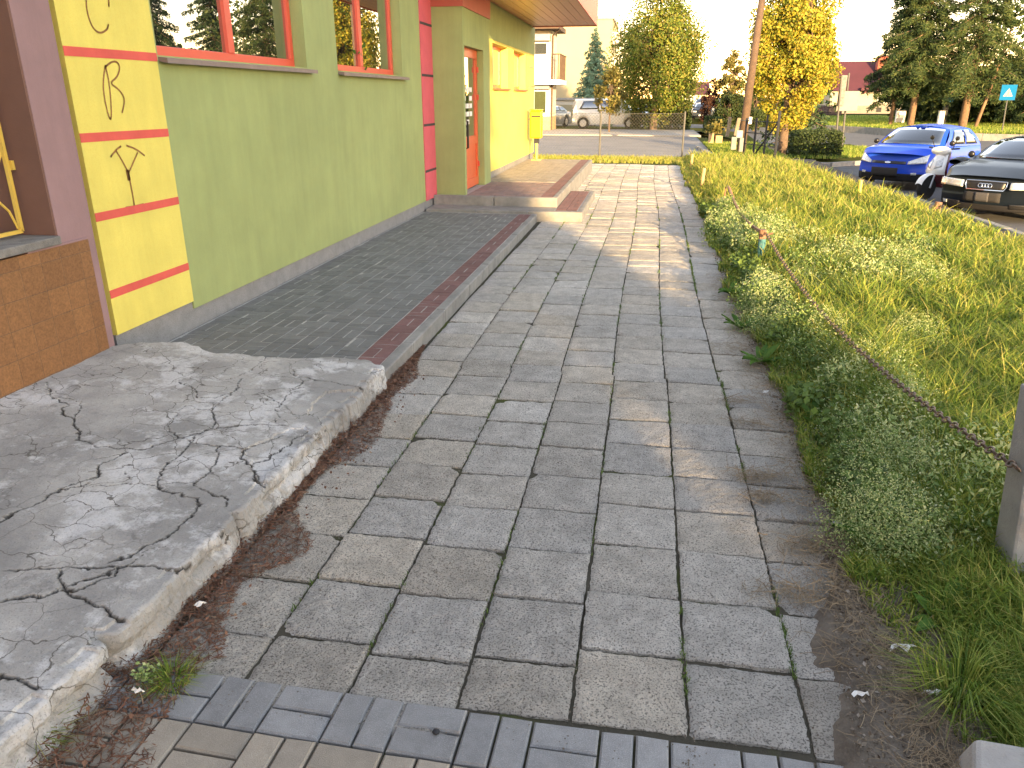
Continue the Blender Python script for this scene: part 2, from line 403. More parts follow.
class MB:
    def __init__(s): s.v = []; s.f = []
    def add(s, vs, fs):
        n = len(s.v); s.v += [tuple(float(c) for c in v) for v in vs]; s.f += [tuple(i + n for i in f) for f in fs]; return s
    def box(s, x0, x1, y0, y1, z0, z1):
        vs = [(x, y, z) for z in (z0, z1) for y in (y0, y1) for x in (x0, x1)]
        return s.add(vs, [(0, 2, 3, 1), (4, 5, 7, 6), (0, 1, 5, 4), (2, 6, 7, 3), (0, 4, 6, 2), (1, 3, 7, 5)])
    def obox(s, c, size, rot=(0, 0, 0)):
        m = Matrix.Translation(Vector([float(q) for q in c])) @ __import__('mathutils').Euler(rot).to_matrix().to_4x4()
        hx, hy, hz = [k / 2 for k in size]
        vs = [m @ Vector((x, y, z)) for z in (-hz, hz) for y in (-hy, hy) for x in (-hx, hx)]
        return s.add(vs, [(0, 2, 3, 1), (4, 5, 7, 6), (0, 1, 5, 4), (2, 6, 7, 3), (0, 4, 6, 2), (1, 3, 7, 5)])
    def chamfer(s, x0, x1, y0, y1, z0, z1, c=.004, dz=(0, 0, 0, 0), skew=0):
        """paver: box with a chamfered top; dz lifts the four top corners"""
        P = [(x0, y0), (x1, y0), (x1, y1), (x0, y1)]
        I = [(x0 + c, y0 + c), (x1 - c, y0 + c), (x1 - c, y1 - c), (x0 + c, y1 - c)]
        vs = [(x, y, z0) for x, y in P] + [(x, y, z1 - c + d) for (x, y), d in zip(P, dz)] + [(x, y, z1 + d) for (x, y), d in zip(I, dz)]
        fs = [(8, 9, 10, 11)]
        for i in range(4):
            j = (i + 1) % 4
            fs += [(i, j, 4 + j, 4 + i), (4 + i, 4 + j, 8 + j, 8 + i)]
        return s.add(vs, fs)
    def tube(s, pts, r, n=8, cap=True, closed=False):
        pts = [Vector([float(c) for c in p]) for p in pts]
        rs = r if hasattr(r, '__len__') else [r] * len(pts)
        rings = []; ref = None
        for i, p in enumerate(pts):
            a = pts[i - 1] if i > 0 else (pts[-1] if closed else p)
            b = pts[(i + 1) % len(pts)] if (i < len(pts) - 1 or closed) else p
            t = (b - a); t = t.normalized() if t.length > 1e-9 else Vector((0, 0, 1))
            if ref is None:
                ref = t.orthogonal().normalized()
            ref = (ref - t * ref.dot(t))
            ref = ref.normalized() if ref.length > 1e-6 else t.orthogonal().normalized()
            bi = t.cross(ref)
            rings.append([p + (ref * math.cos(2 * math.pi * k / n) + bi * math.sin(2 * math.pi * k / n)) * rs[i] for k in range(n)])
        vs = [v for rg in rings for v in rg]; fs = []
        m = len(rings)
        for i in range(m if closed else m - 1):
            for k in range(n):
                a, b = i * n + k, i * n + (k + 1) % n
                c, d = ((i + 1) % m) * n + (k + 1) % n, ((i + 1) % m) * n + k
                fs.append((a, b, c, d))
        if cap and not closed:
            fs.append(tuple(range(n - 1, -1, -1))); fs.append(tuple((m - 1) * n + k for k in range(n)))
        return s.add(vs, fs)
    def prism(s, poly, z0, z1):
        n = len(poly)
        vs = [(x, y, z0) for x, y in poly] + [(x, y, z1) for x, y in poly]
        fs = [tuple(range(n - 1, -1, -1)), tuple(range(n, 2 * n))] + [(i, (i + 1) % n, n + (i + 1) % n, n + i) for i in range(n)]
        return s.add(vs, fs)
    def sheet(s, poly, z):
        return s.add([(x, y, z) for x, y in poly], [tuple(range(len(poly)))])
    def extrude(s, poly3, d):
        """planar polygon (3-D points) pushed along vector d"""
        n = len(poly3); d = Vector(d)
        vs = [Vector([float(c) for c in p]) for p in poly3]; vs = vs + [v + d for v in vs]
        fs = [tuple(range(n)), tuple(range(2 * n - 1, n - 1, -1))] + [((i + 1) % n, i, n + i, n + (i + 1) % n) for i in range(n)]
        return s.add(vs, fs)
    def lathe(s, prof, c=(0, 0, 0), n=16, axis='z'):
        vs = []; fs = []
        for r, h in prof:
            for k in range(n):
                a = 2 * math.pi * k / n
                u, v = r * math.cos(a), r * math.sin(a)
                q = (u, v, h) if axis == 'z' else ((u, h, v) if axis == 'y' else (h, u, v))
                vs.append((q[0] + c[0], q[1] + c[1], q[2] + c[2]))
        m = len(prof)
        for i in range(m - 1):
            for k in range(n):
                fs.append((i * n + k, i * n + (k + 1) % n, (i + 1) * n + (k + 1) % n, (i + 1) * n + k))
        fs.append(tuple(range(n))); fs.append(tuple((m - 1) * n + k for k in range(n)))
        return s.add(vs, fs)
    def patch(s, fn, nu, nv):
        vs = [fn(i / nu, j / nv) for j in range(nv + 1) for i in range(nu + 1)]
        fs = [(j * (nu + 1) + i, j * (nu + 1) + i + 1, (j + 1) * (nu + 1) + i + 1, (j + 1) * (nu + 1) + i) for j in range(nv) for i in range(nu)]
        return s.add(vs, fs)
    def build(s, name, m, parent=None, smooth=False, bevel=0, local=False, fix=True, subd=0):
        me = bpy.data.meshes.new(name); me.from_pydata(s.v, [], s.f)
        if fix:
            bm = bmesh.new(); bm.from_mesh(me)
            bmesh.ops.recalc_face_normals(bm, faces=bm.faces); bm.to_mesh(me); bm.free()
        if smooth: me.polygons.foreach_set('use_smooth', [True] * len(me.polygons))
        me.update()
        o = link_mesh(name, me, m, parent, local)
        if bevel:
            b = o.modifiers.new('bevel', 'BEVEL'); b.width = bevel; b.segments = 2; b.limit_method = 'ANGLE'
        if subd:
            b = o.modifiers.new('subd', 'SUBSURF'); b.levels = b.render_levels = subd
        return o

# lattice value noise for geometry
class VNoise:
    def __init__(s, seed): s.t = np.random.default_rng(seed).random((256, 256))
    def __call__(s, x, y):
        x = np.asarray(x, float); y = np.asarray(y, float)
        xi = np.floor(x).astype(int); yi = np.floor(y).astype(int); fx = x - xi; fy = y - yi
        fx = fx * fx * (3 - 2 * fx); fy = fy * fy * (3 - 2 * fy)
        g = lambda a, b: s.t[a % 256, b % 256]
        return (g(xi, yi) * (1 - fx) + g(xi + 1, yi) * fx) * (1 - fy) + (g(xi, yi + 1) * (1 - fx) + g(xi + 1, yi + 1) * fx) * fy
    def fbm(s, x, y, o=4):
        r = 0; a = .5
        for k in range(o): r = r + a * (s(x * 2 ** k + 17 * k, y * 2 ** k + 9 * k) - .5); a *= .55
        return r
VN = VNoise(3)

# leaf clouds: one small folded diamond per leaf
def leaf_mesh(name, cen, size, nrm=None, aspect=1.0, rng=RNG):
    n = len(cen); cen = np.asarray(cen, float)
    d = rng.normal(size=(n, 3))
    if nrm is not None: d = d * .7 + np.asarray(nrm)
    d /= np.linalg.norm(d, axis=1)[:, None] + 1e-9
    r = rng.normal(size=(n, 3)); u = np.cross(d, r); u /= np.linalg.norm(u, axis=1)[:, None] + 1e-9
    w = np.cross(d, u)
    s = np.asarray(size, float).reshape(-1, 1) * (0.7 + .6 * rng.random((n, 1)))
    a = cen - u * s * .5; b = cen + w * s * .36 * aspect + d * s * .10; c = cen + u * s * .5; e = cen - w * s * .36 * aspect + d * s * .10
    v = np.stack([a, b, c, e], 1).reshape(-1, 3)
    f = np.arange(4 * n).reshape(n, 4)
    return np_mesh(name, v, [f])

def blades(name, base, h, w, lean, bend, rng=RNG, seg_mid=.55):
    """grass blades: base (N,3), height, width, lean vector (N,2) metres at tip"""
    n = len(base); base = np.asarray(base, float)
    ang = rng.random(n) * 2 * np.pi
    wx = np.stack([np.cos(ang), np.sin(ang), np.zeros(n)], 1) * (w / 2)[:, None]
    lean3 = np.concatenate([lean, np.zeros((n, 1))], 1)
    up = np.zeros((n, 3)); up[:, 2] = h
    mid = base + up * seg_mid + lean3 * .28
    tip = base + up * (1 - bend[:, None]) + lean3
    v = np.stack([base - wx, base + wx, mid + wx * .8, mid - wx * .8, tip], 1).reshape(-1, 3)
    i = np.arange(n)[:, None] * 5
    return np_mesh(name, v, [i + np.array([[0, 1, 2, 3]]), i + np.array([[3, 2, 4]])])

# ------------------------------------------------------------------ ground, roads
ROAD = -0.26
def structure(o): o['kind'] = 'structure'; return o

structure(MB().sheet([(-900, -900), (900, -900), (900, 1500), (-900, 1500)], -.45).build('ground', M['ground']))
structure(MB().sheet([(4.9, -14), (70, -14), (70, 47), (40, 44), (22, 41), (14.5, 44.5), (12.6, 51), (9.4, 57), (6, 66), (-30, 70), (-30, 62), (4, 52), (5.2, 44), (4.6, 33), (4.3, 25.2)], ROAD).build('road', M['asphalt']))
structure(MB().sheet([(-30, 25.8), (2.2, 25.6), (2.4, 40.5), (-30, 40.5)], -.03).build('courtyard', M['asphalt_old']))
structure(MB().box(-30, 2.6, 40.5, 47.5, -.15, .02).build('far_pavement', M['palepave']))
structure(MB().sheet([(-40, 47.5), (2.9, 47.5), (4.6, 33), (5.2, 44), (4, 52), (-40, 66)], -.045).build('parking_ground', M['turf']))
# lawn between the courtyard and the gate, with a pale kerbed path
structure(MB().sheet([(2.2, 25.0), (4.3, 25.2), (4.6, 33), (2.35, 40)], -.02).build('lawn', M['turf']))
kb = MB()
for i in range(7):
    y0 = 24.6 + i * 1.0; x = 2.15 - .05 * i
    kb.box(x, x + .12, y0, y0 + .985, -.1, .06)
structure(kb.build('kerb', M['kerb'], bevel=.01))

# parking strip kerbs (two parallel rows of kerb stones) and the tarmac strip between them
def polyline_kerb(name, pts, w, z0, z1, m, L=.98):
    k = MB()
    for (a, b) in zip(pts[:-1], pts[1:]):
        a = Vector((*a, 0)); b = Vector((*b, 0)); d = b - a; n = max(1, round(d.length / L))
        ang = math.atan2(d.y, d.x)
        for i in range(n):
            c = a + d * ((i + .5) / n)
            k.obox((c.x, c.y, (z0 + z1) / 2 + random.uniform(-.006, .006)), (d.length / n - .012, w, z1 - z0), (0, 0, ang))
    return structure(k.build(name, m, bevel=.012))
KA = [(6.2, -4), (5.75, 6), (5.62, 12), (5.45, 15.8), (5.15, 20.5), (4.6, 25)]
KB_ = [(5.2, -4), (4.85, 6), (4.75, 12), (4.55, 15.8), (4.2, 20.5), (3.75, 24.4)]
polyline_kerb('kerb', KA, .14, -.45, -.10, M['kerb'])
polyline_kerb('kerb', KB_, .10, -.45, .03, M['kerb'])
structure(MB().sheet([(x, y) for x, y in KB_] + [(x, y) for x, y in KA[::-1]], -.15).build('pavement', M['asphalt_old']))
# hedge island and far verge
isl = [tuple(gp(*p, ROAD)[:2]) for p in ((787, 166), (830, 167), (872, 164), (880, 155), (850, 147), (800, 147))]
structure(MB().prism(isl, -.45, -.14).build('lawn', M['turf']))
isk = isl + [isl[0]]
polyline_kerb('kerb', isk[:4], .13, -.45, -.125, M['kerb'])
vg = [(10.3, 59.5), (13.5, 53.5), (15.8, 46), (23, 42.2), (40, 45.2), (72, 48.5), (72, 90), (-8, 95), (4, 73)]
structure(MB().prism(vg, -.5, .0).build('verge', M['turf']))
polyline_kerb('kerb', vg[:6], .15, -.5, .02, M['kerb'], L=1.5)
# zebra crossing bars
zb = MB()
for i in range(6):
    a = gp(812 + i * 14, 150.5 - i * .2, ROAD); 
    zb.obox((a[0], a[1] + .4, ROAD + .006), (.5, 3.6, .004), (0, 0, R(-32)))
structure(zb.build('road_marking', M['roadpaint']))

# ------------------------------------------------------------------ slab path
def slab_path():
    V = []; F = []; nv = 0
    rng = np.random.default_rng(5)
    s = .36; LP = .343
    gap = .007
    for k in range(7):
        x0 = -1.57 + s * k
        off = rng.uniform(-.17, .17)
        y = 1.83 - s * 1 if k in (2, 4, 6) else 1.83 - s * .5
        y = 1.83 + (0 if k in (3, 4, 5) else rng.uniform(-.2, 0)) - (.0)
        first = True
        while y < 22.7:
            L = (LP if not first or k in (4, 5) else rng.choice([.17, .25, .343])) + rng.normal(0, .004)
            if k == 0 and y < 2.3: pass
            first = False
            n = 26 if y < 4 else (16 if y < 7 else (6 if y < 12 else 3))
            wob = lambda: rng.normal(0, .004)
            u = np.linspace(0, 1, n + 1); uu, vv = np.meshgrid(u, u)
            # ragged outline
            e = np.minimum(np.minimum(uu, 1 - uu), np.minimum(vv, 1 - vv))
            gx, gy = gap / 2 + abs(rng.normal(0, .002)), gap * .8 + abs(rng.normal(0, .002))
            X = x0 + gx + uu * (s - 2 * gx) ; Y = y + gy + vv * (L - 2 * gy)
            jx = VN.fbm(X * 40, Y * 40) * .012; jy = VN.fbm(X * 40 + 50, Y * 40 + 50) * .012
            wE = np.exp(-e * s / .02)
            X = X + jx * wE; Y = Y + jy * wE
            rot = rng.normal(0, .006)
            cx, cy = x0 + s / 2, y + L / 2
            X, Y = cx + (X - cx) * math.cos(rot) - (Y - cy) * math.sin(rot), cy + (X - cx) * math.sin(rot) + (Y - cy) * math.cos(rot)
            # the path wanders slightly
            X = X + .025 * np.sin(Y * .55 + 1) * (Y > 5) 
            tilt = rng.normal(0, .0042, 2); z0 = rng.normal(0, .0025)
            Z = z0 + tilt[0] * (uu - .5) + tilt[1] * (vv - .5) + VN.fbm(X * 14, Y * 14) * .008
            if y < 7: Z = Z + VN.fbm(X * 60, Y * 60, 3) * .009
            # broken / sunken corners
            if rng.random() < .26:
                cu, cv = rng.choice([0, 1]), rng.choice([0, 1])
                dd = np.hypot(uu - cu, vv - cv) + VN.fbm(X * 25, Y * 25) * .25
                Z -= np.clip(.16 - dd, 0, .2) * .15
            edge = (e < 1e-6)
            Z = Z - .007 * np.exp(-e * s / .012)
            if n <= 6: Z = Z - 0
            ids = np.arange((n + 1) ** 2).reshape(n + 1, n + 1) + nv
            V.append(np.stack([X, Y, Z], -1).reshape(-1, 3)); nv += (n + 1) ** 2
            F.append(np.stack([ids[:-1, :-1], ids[:-1, 1:], ids[1:, 1:], ids[1:, :-1]], -1).reshape(-1, 4))
            # skirt
            border = np.concatenate([ids[0, :], ids[1:, -1], ids[-1, -2::-1], ids[-2:0:-1, 0]])
            P = np.concatenate(V[-1:])[border - (nv - (n + 1) ** 2)].copy(); P[:, 2] = -.05
            sk = np.arange(len(border)) + nv; V.append(P); nv += len(border)
            F.append(np.stack([border, sk, np.roll(sk, -1), np.roll(border, -1)], -1))
            y += L
    me = np_mesh('slab_path', np.concatenate(V), [np.concatenate(F)], smooth=False)
    o = link_mesh('slab_path', me, M['slab']); return structure(o)
slab_path()

# soil under the joints, with noise height
def heightsheet(name, x0, x1, y0, y1, step, zf, m):
    nx, ny = int((x1 - x0) / step) + 1, int((y1 - y0) / step) + 1
    X, Y = np.meshgrid(np.linspace(x0, x1, nx), np.linspace(y0, y1, ny)); Z = zf(X, Y)
    ids = np.arange(nx * ny).reshape(ny, nx)
    f = np.stack([ids[:-1, :-1], ids[:-1, 1:], ids[1:, 1:], ids[1:, :-1]], -1).reshape(-1, 4)
    me = np_mesh(name, np.stack([X, Y, Z], -1).reshape(-1, 3), [f], smooth=True)
    return structure(link_mesh(name, me, m))
heightsheet('path_bed', -1.75, .96, .4, 23.0, .04, lambda X, Y: -.016 + VN.fbm(X * 9, Y * 9) * .014, M['jointdirt'])
def soilz(X, Y):
    t = np.clip((X - .86) / .25, 0, 1)
    near = np.where(Y < 3.2, 1.0, np.clip(1 - (Y - 3.2) / 9, 0, 1))
    z = -.03 + .05 * t + VN.fbm(X * 6, Y * 6) * .05 * t + VN.fbm(X * 30, Y * 30) * .012
    # soil creeping over the ruined last slabs near the camera
    cover = np.clip((X - (.60 + .16 * np.clip(Y - 1.9, 0, 1.6))) / .10 + VN.fbm(X * 8, Y * 8) * 2.2 - .3 * (Y > 3.2), 0, 1) * near
    return np.maximum(z, -.03 + .055 * cover + VN.fbm(X * 25, Y * 25) * .022)
heightsheet('verge_soil', .55, 5.0, .3, 25.4, .035, soilz, M['soil'])
structure(MB().sheet([(-9, 22.9), (2.2, 22.9), (2.2, 25.7), (-9, 25.7)], -.015).build('lawn', M['turf']))

# foreground band of small pavers (grey row, then tan)
def pavers(name, cells, z1, m, z0=-.06, c=.004, jit=.0025, rot=0.0, piv=(0, 0)):
    k = MB()
    ca, sa = math.cos(rot), math.sin(rot)
    for (x0, x1, y0, y1) in cells:
        n0 = len(k.v)
        dz = [random.uniform(-jit, jit)] * 4
        t = random.uniform(-jit, jit); dz = [dz[0] + t, dz[1] - t, dz[2] - t, dz[3] + t]
        k.chamfer(x0, x1, y0, y1, z0, z1, c, dz)
        if rot:
            for i in range(n0, len(k.v)):
                x, y, z = k.v[i]; x -= piv[0]; y -= piv[1]
                k.v[i] = (piv[0] + x * ca - y * sa, piv[1] + x * sa + y * ca, z)
    return k.build(name, m)
g = .004
grey, tan = [], []
for i in range(-2, 18):
    x = -2.3 + i * .206
    for j in range(6):
        y1 = 1.815 - j * .206
        tgt = grey if j == 0 or i < 1 else (tan if j < 3 else grey)
        if (i + j) % 2:
            tgt += [(x + g, x + .103 - g, y1 - .206 + g, y1 - g), (x + .103 + g, x + .206 - g, y1 - .206 + g, y1 - g)]
        else:
            tgt += [(x + g, x + .206 - g, y1 - .103 + g, y1 - g), (x + g, x + .206 - g, y1 - .206 + g, y1 - .103 - g)]
grey = [c for c in grey if c[0] < .70]
for nm, lst, mm in (('paver_strip', grey, M['greypaver']), ('paver_strip', tan, M['tanpaver'])):
    structure(pavers(nm, lst, .006, mm, c=.006, rot=R(-1.2), piv=(-.3, 1.8)))

# ------------------------------------------------------------------ terrace in front of the shop
def basket(x0, x1, y0, y1, s=.2, gg=.0026):
    out = []
    nx, ny = max(1, round((x1 - x0) / s)), max(1, round((y1 - y0) / s))
    sx, sy = (x1 - x0) / nx, (y1 - y0) / ny
    for i in range(nx):
        for j in range(ny):
            a, b = x0 + i * sx, y0 + j * sy
            if (i + j) % 2:
                out += [(a + gg, a + sx / 2 - gg, b + gg, b + sy - gg), (a + sx / 2 + gg, a + sx - gg, b + gg, b + sy - gg)]
            else:
                out += [(a + gg, a + sx - gg, b + gg, b + sy / 2 - gg), (a + gg, a + sx - gg, b + sy / 2 + gg, b + sy - gg)]
    return out
TZ = .10
structure(MB().box(-3.42, -1.62, 4.15, 11.84, -.1, TZ - .0025).build('terrace_bed', M['mortar']))
structure(pavers('terrace_paving', basket(-3.40, -1.90, 4.2, 11.8), TZ, M['darkpaver'], z0=.03, c=.003, jit=.0015))
structure(pavers('terrace_border', basket(-1.90, -1.70, 4.2, 11.8), TZ, M['redpaver'], z0=.03, c=.003, jit=.0015))
kb = MB()
for i in range(8):
    y0 = 4.2 + i * .955
    kb.box(-1.695, -1.615, y0, y0 + .948, -.1, TZ + .004 + random.uniform(-.004, .004))
structure(kb.build('kerb', M['kerb'], bevel=.012))

# ------------------------------------------------------------------ cracked cement ramp (its cracks are cut into the mesh)
def ramp():
    Z0 = .17
    def zplane(X): return Z0 + .135 * min(1.05, max(0, (-1.65 - X) / 1.65))
    def gs(px, py):
        z = Z0
        for _ in range(8): z = zplane(gp(px, py, z)[0])
        return gp(px, py, z)[:2]
    def pl(pts, sx=.4167, ox=0, oy=320): return [gs(ox + x * sx, oy + y * sx) for x, y in pts]
    C = [([(108,150),(125,185),(160,200),(150,225),(175,240),(185,265),(185,285),(215,300),(280,310),(340,310),(400,295),(470,272),(540,258),(610,250),(690,255)], .007),
         ([(125,185),(165,188),(195,198),(180,225),(175,240)], .004),
         ([(0,483),(60,455),(120,425),(145,405),(200,388),(235,378),(240,350),(300,318)], .008),
         ([(145,405),(220,398),(290,393),(370,396),(430,388),(470,395)], .004),
         ([(470,275),(440,320),(400,350),(378,375),(385,400),(430,420),(470,430),(475,450),(440,490),(380,530),(300,570),(255,585)], .007),
         ([(578,140),(565,170),(530,195),(510,215),(515,240),(505,262),(470,275)], .006),
         ([(0,600),(80,598),(170,595),(240,597),(300,592),(230,617),(150,645),(100,662),(0,682)], .007),
         ([(135,600),(145,645)], .006), ([(150,650),(190,662),(225,680),(245,700),(285,722)], .014),
         ([(590,310),(580,335),(605,350),(610,380),(630,397)], .008),
         ([(520,300),(525,340),(490,375),(460,395),(480,410),(530,425),(550,430),(540,450)], .006),
         ([(695,100),(705,130),(730,150),(690,180),(665,210),(660,250)], .004),
         ([(430,150),(465,160),(470,185),(520,185),(565,170)], .004), ([(700,130),(760,145),(800,150),(880,165)], .005),
         ([(415,235),(400,262),(440,285),(470,300),(530,302),(590,310),(640,290),(680,275)], .005),
         ([(575,460),(500,545),(420,600),(365,590),(300,592)], .007), ([(630,397),(600,345),(640,330),(700,290),(740,262)], .006),
         ([(300,362),(310,385)], .003), ([(200,400),(235,378)], .004), ([(500,215),(440,205),(415,235)], .003),
         ([(300,592),(340,560),(400,540)], .003), ([(555,140),(600,120),(640,85)], .003), ([(640,180),(690,215),(720,240)], .003)]
    lines = [(pl(p), min(w, .009) * .78) for p, w in C]
    lines.append((pl([(0,405),(40,410),(85,430),(130,450)], .293, 0, 560), .007))
    lines.append((pl([(0,150),(100,125),(205,110),(255,100),(330,75),(430,25)], .293, 0, 560), .006))
    x0, y0, y1 = -3.62, 1.0, 4.62
    st = .0062
    ny = int((y1 - y0) / st); nx = int(2.08 / st)
    yv = np.linspace(0, 1, ny + 1); xv = np.linspace(0, 1, nx + 1)
    U, W = np.meshgrid(xv, yv)
    Y = y0 + W * (y1 - y0)
    edge = -1.60 + np.round(VN.fbm(Y * 2.2, Y * 0 + 3) * 6) / 6 * .045 + VN.fbm(Y * 22, Y * 0 + 8) * .018 - .05 * np.clip((1.9 - Y), 0, 1) - .06 * np.exp(-((Y - 1.80) / .02) ** 2) - .03 * np.exp(-((Y - 2.62) / .012) ** 2) - .03 * np.exp(-((Y - 3.95) / .015) ** 2)
    X = x0 + U * (edge - x0)
    ye = [gs(*q) for q in ((112, 347), (140, 343), (180, 342), (215, 352), (245, 355), (290, 358), (330, 357), (365, 360), (390, 368))]
    ye.sort(key=lambda q: q[0])
    yend = np.interp(X, [q[0] for q in ye], [q[1] for q in ye]) + VN.fbm(X * 12, X * 0 + 1) * .06
    Y = y0 + W * (yend - y0)
    Z = Z0 + .135 * np.clip((-1.65 - X) / 1.65, 0, 1.1) + VN.fbm(X * 1.7, Y * 1.7) * .02 + VN.fbm(X * 9, Y * 9) * .006 + VN.fbm(X * 45, Y * 45, 3) * .003
    wx = X + VN.fbm(X * 22, Y * 22) * .05; wy = Y + VN.fbm(X * 22 + 40, Y * 22 + 40) * .05
    crack = np.zeros_like(X); cut = np.zeros_like(X)
    P = np.stack([wx, wy], -1)
    for pts, w in lines:
        for a, b in zip(pts[:-1], pts[1:]):
            a = np.array(a); b = np.array(b); d = b - a; L2 = d @ d + 1e-9
            lo = np.minimum(a, b) - .08; hi = np.maximum(a, b) + .08
            msk = (wx > lo[0]) & (wx < hi[0]) & (wy > lo[1]) & (wy < hi[1])
            if not msk.any(): continue
            q = P[msk]; t = np.clip(((q - a) @ d) / L2, 0, 1)
            dist = np.linalg.norm(q - (a + t[:, None] * d), axis=1)
            crack[msk] = np.maximum(crack[msk], np.clip(1.6 * (1.2 - dist / w), 0, 1)); cut[msk] = np.maximum(cut[msk], np.clip(1.3 * (.85 - dist / w), 0, 1))
    Z -= cut * .016
    # broken-away flake near the far corner and along the edge
    fl = [gs(x * .4167, 320 + y * .4167) for x, y in ((780,170),(885,162),(885,200),(820,240),(790,235),(735,230),(745,205))]
    def inside(poly, X, Y):
        r = np.zeros(X.shape, bool); n = len(poly)
        for i in range(n):
            (xa, ya), (xb, yb) = poly[i], poly[(i + 1) % n]
            c = ((ya > Y) != (yb > Y)) & (X < (xb - xa) * (Y - ya) / (yb - ya + 1e-12) + xa); r ^= c
        return r
    ins = inside(fl, wx, wy); Z[ins] -= .014
    fl2 = [gs(x * .4167, 320 + y * .4167) for x, y in ((590,310),(690,262),(735,255),(760,265),(640,372),(630,397),(605,350))]
    ins2 = inside(fl2, wx, wy); Z[ins2] -= .007
    rim = (X > edge - .05) & (VN.fbm(Y * 9, X * 0 + 5) > .06)
    Z[rim] -= .010
    # roll the outer edge down to the ground
    d = edge - X
    lip = np.clip(1 - d / .018, 0, 1); Z -= lip ** 2 * .010
    # raised block near the camera that has tipped away from the rest
    Z += np.clip((2.0 - Y) / 1.0, 0, 1) * .015
    X2 = X.copy(); Y2 = Y.copy()
    vs = [np.stack([X2, Y2, Z], -1)]
    ids = np.arange(X.size).reshape(X.shape)
    F = [np.stack([ids[:-1, :-1], ids[:-1, 1:], ids[1:, 1:], ids[1:, :-1]], -1).reshape(-1, 4)]
    cr = [crack.ravel()]
    # outer face: rows of vertices going down along the edge
    n0 = X.size; top = ids[:, -1]; prev = top
    yy = Y[:, -1]; ex = X[:, -1]; zt = Z[:, -1]
    K = 12
    for k in range(1, K + 1):
        t = k / K
        z = zt * (1 - t) + (-.06) * t
        xx = ex + .01 * np.sin(t * 3) + VN.fbm(yy * 14, np.full_like(yy, t * 4)) * .022 * min(1, t * 4) + VN.fbm(yy * 50, np.full_like(yy, t * 12)) * .012
        # undercut shadow gap where the block has split
        xx -= .05 * np.exp(-((t - .42) / .14) ** 2) * np.clip((2.0 - yy) / .25, 0, 1)
        xx -= .03 * np.exp(-((t - .3) / .1) ** 2) * (VN.fbm(yy * 3, yy * 0 + 6) > .03)
        vs.append(np.stack([xx, yy, z], -1)); cur = n0 + np.arange(len(yy)); n0 += len(yy)
        F.append(np.stack([prev[:-1], cur[:-1], cur[1:], prev[1:]], -1)); prev = cur
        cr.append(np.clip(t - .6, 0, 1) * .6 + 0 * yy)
    # far edge face
    prev = ids[-1, :]
    vs.append(np.stack([X[-1], Y[-1] + .01, np.full(X.shape[1], -.03)], -1)); cur = n0 + np.arange(X.shape[1])
    F.append(np.stack([prev[:-1], prev[1:], cur[1:], cur[:-1]], -1)); cr.append(np.zeros(X.shape[1]))
    me = np_mesh('ramp', np.concatenate([v.reshape(-1, 3) for v in vs]), [np.concatenate(F)], smooth=False)
    at_ = me.attributes.new('crack', 'FLOAT', 'POINT'); at_.data.foreach_set('value', np.concatenate(cr).astype(np.float32))
    return structure(link_mesh('cement_ramp', me, M['ramp']))
ramp()

# ------------------------------------------------------------------ pink building at the left edge
def pink_building():
    t = thing('plastered_building', 'dusty pink plastered building with brown tiled base and yellow barred window', 'building', (-3.3, 2, 0))
    X = -3.3
    w = MB()
    w.box(-8, X, -4, 1.6, 1.0, 4.2); w.box(-8, X, 3.88, 4.17, 1.0, 4.2); w.box(-8, X, 1.6, 3.88, 3.0, 4.2)
    w.box(-8, X - .012, -4, 4.17, -.1, 1.0); w.box(X - .012, X, 4.11, 4.17, -.1, 1.0)
    w.build('wall', M['pink'], t)
    MB().box(X - .012, X + .006, -4, 4.108, -.1, 1.0).build('tile_base', M['tile'], t)
    MB().box(X - .4, X + .012, 3.62, 4.10, 1.0, 1.012).build('ledge', M['pink'], t)
    rv = MB().box(X - .45, X - .002, 3.865, 3.879, 1.06, 2.999).box(X - .45, X - .002, 1.601, 3.864, 2.98, 2.999)
    rv.build('window_reveal', M['brown_reveal'], t)
    MB().box(X - .45, X + .035, 1.6, 3.86, 1.013, 1.06).build('window_sill', M['stone'], t, bevel=.006)
    wi = MB().box(X - .44, X - .40, 1.62, 3.84, 1.07, 1.13).box(X - .44, X - .40, 3.78, 3.84, 1.13, 2.9).box(X - .44, X - .40, 1.62, 3.84, 2.9, 2.96).build('window', M['white'], t)
    MB().box(X - .43, X - .42, 1.62, 3.78, 1.13, 2.9).build('pane', M['pane'], wi)
    MB().box(-8.02, X + .03, -4.02, 4.19, 4.2, 4.35).build('roof', M['stone'], t)
    # security grille: frame, bars, curved scrolls
    gx = X - .185
    gr = MB()
    y0, y1, z0, z1 = 1.65, 3.83, 1.085, 2.9
    for a, b in (((gx, y0, z0), (gx, y1, z0)), ((gx, y1, z0), (gx, y1, z1)), ((gx, y0, z1), (gx, y1, z1)), ((gx, y0, z0), (gx, y0, z1))):
        gr.tube([a, b], .014, 4)
    for k in range(6):
        y = y1 - .02 - k * .32
        for s in (1, -1):
            pts = [(gx + .004, y - .16 + s * .155 * math.cos(q / 18 * math.pi * 4), z0 + .02 + q / 18 * (z1 - z0 - .04)) for q in range(19)]
            gr.tube(pts, .007, 5)
    gr.build('grille', M['grilley'], t)
    for z in (1.42, 2.35): MB().box(gx - .02, gx + .02, y1 + .016, 3.864, z, z + .05).build('grille_bracket', M['grilley'], t)
pink_building()

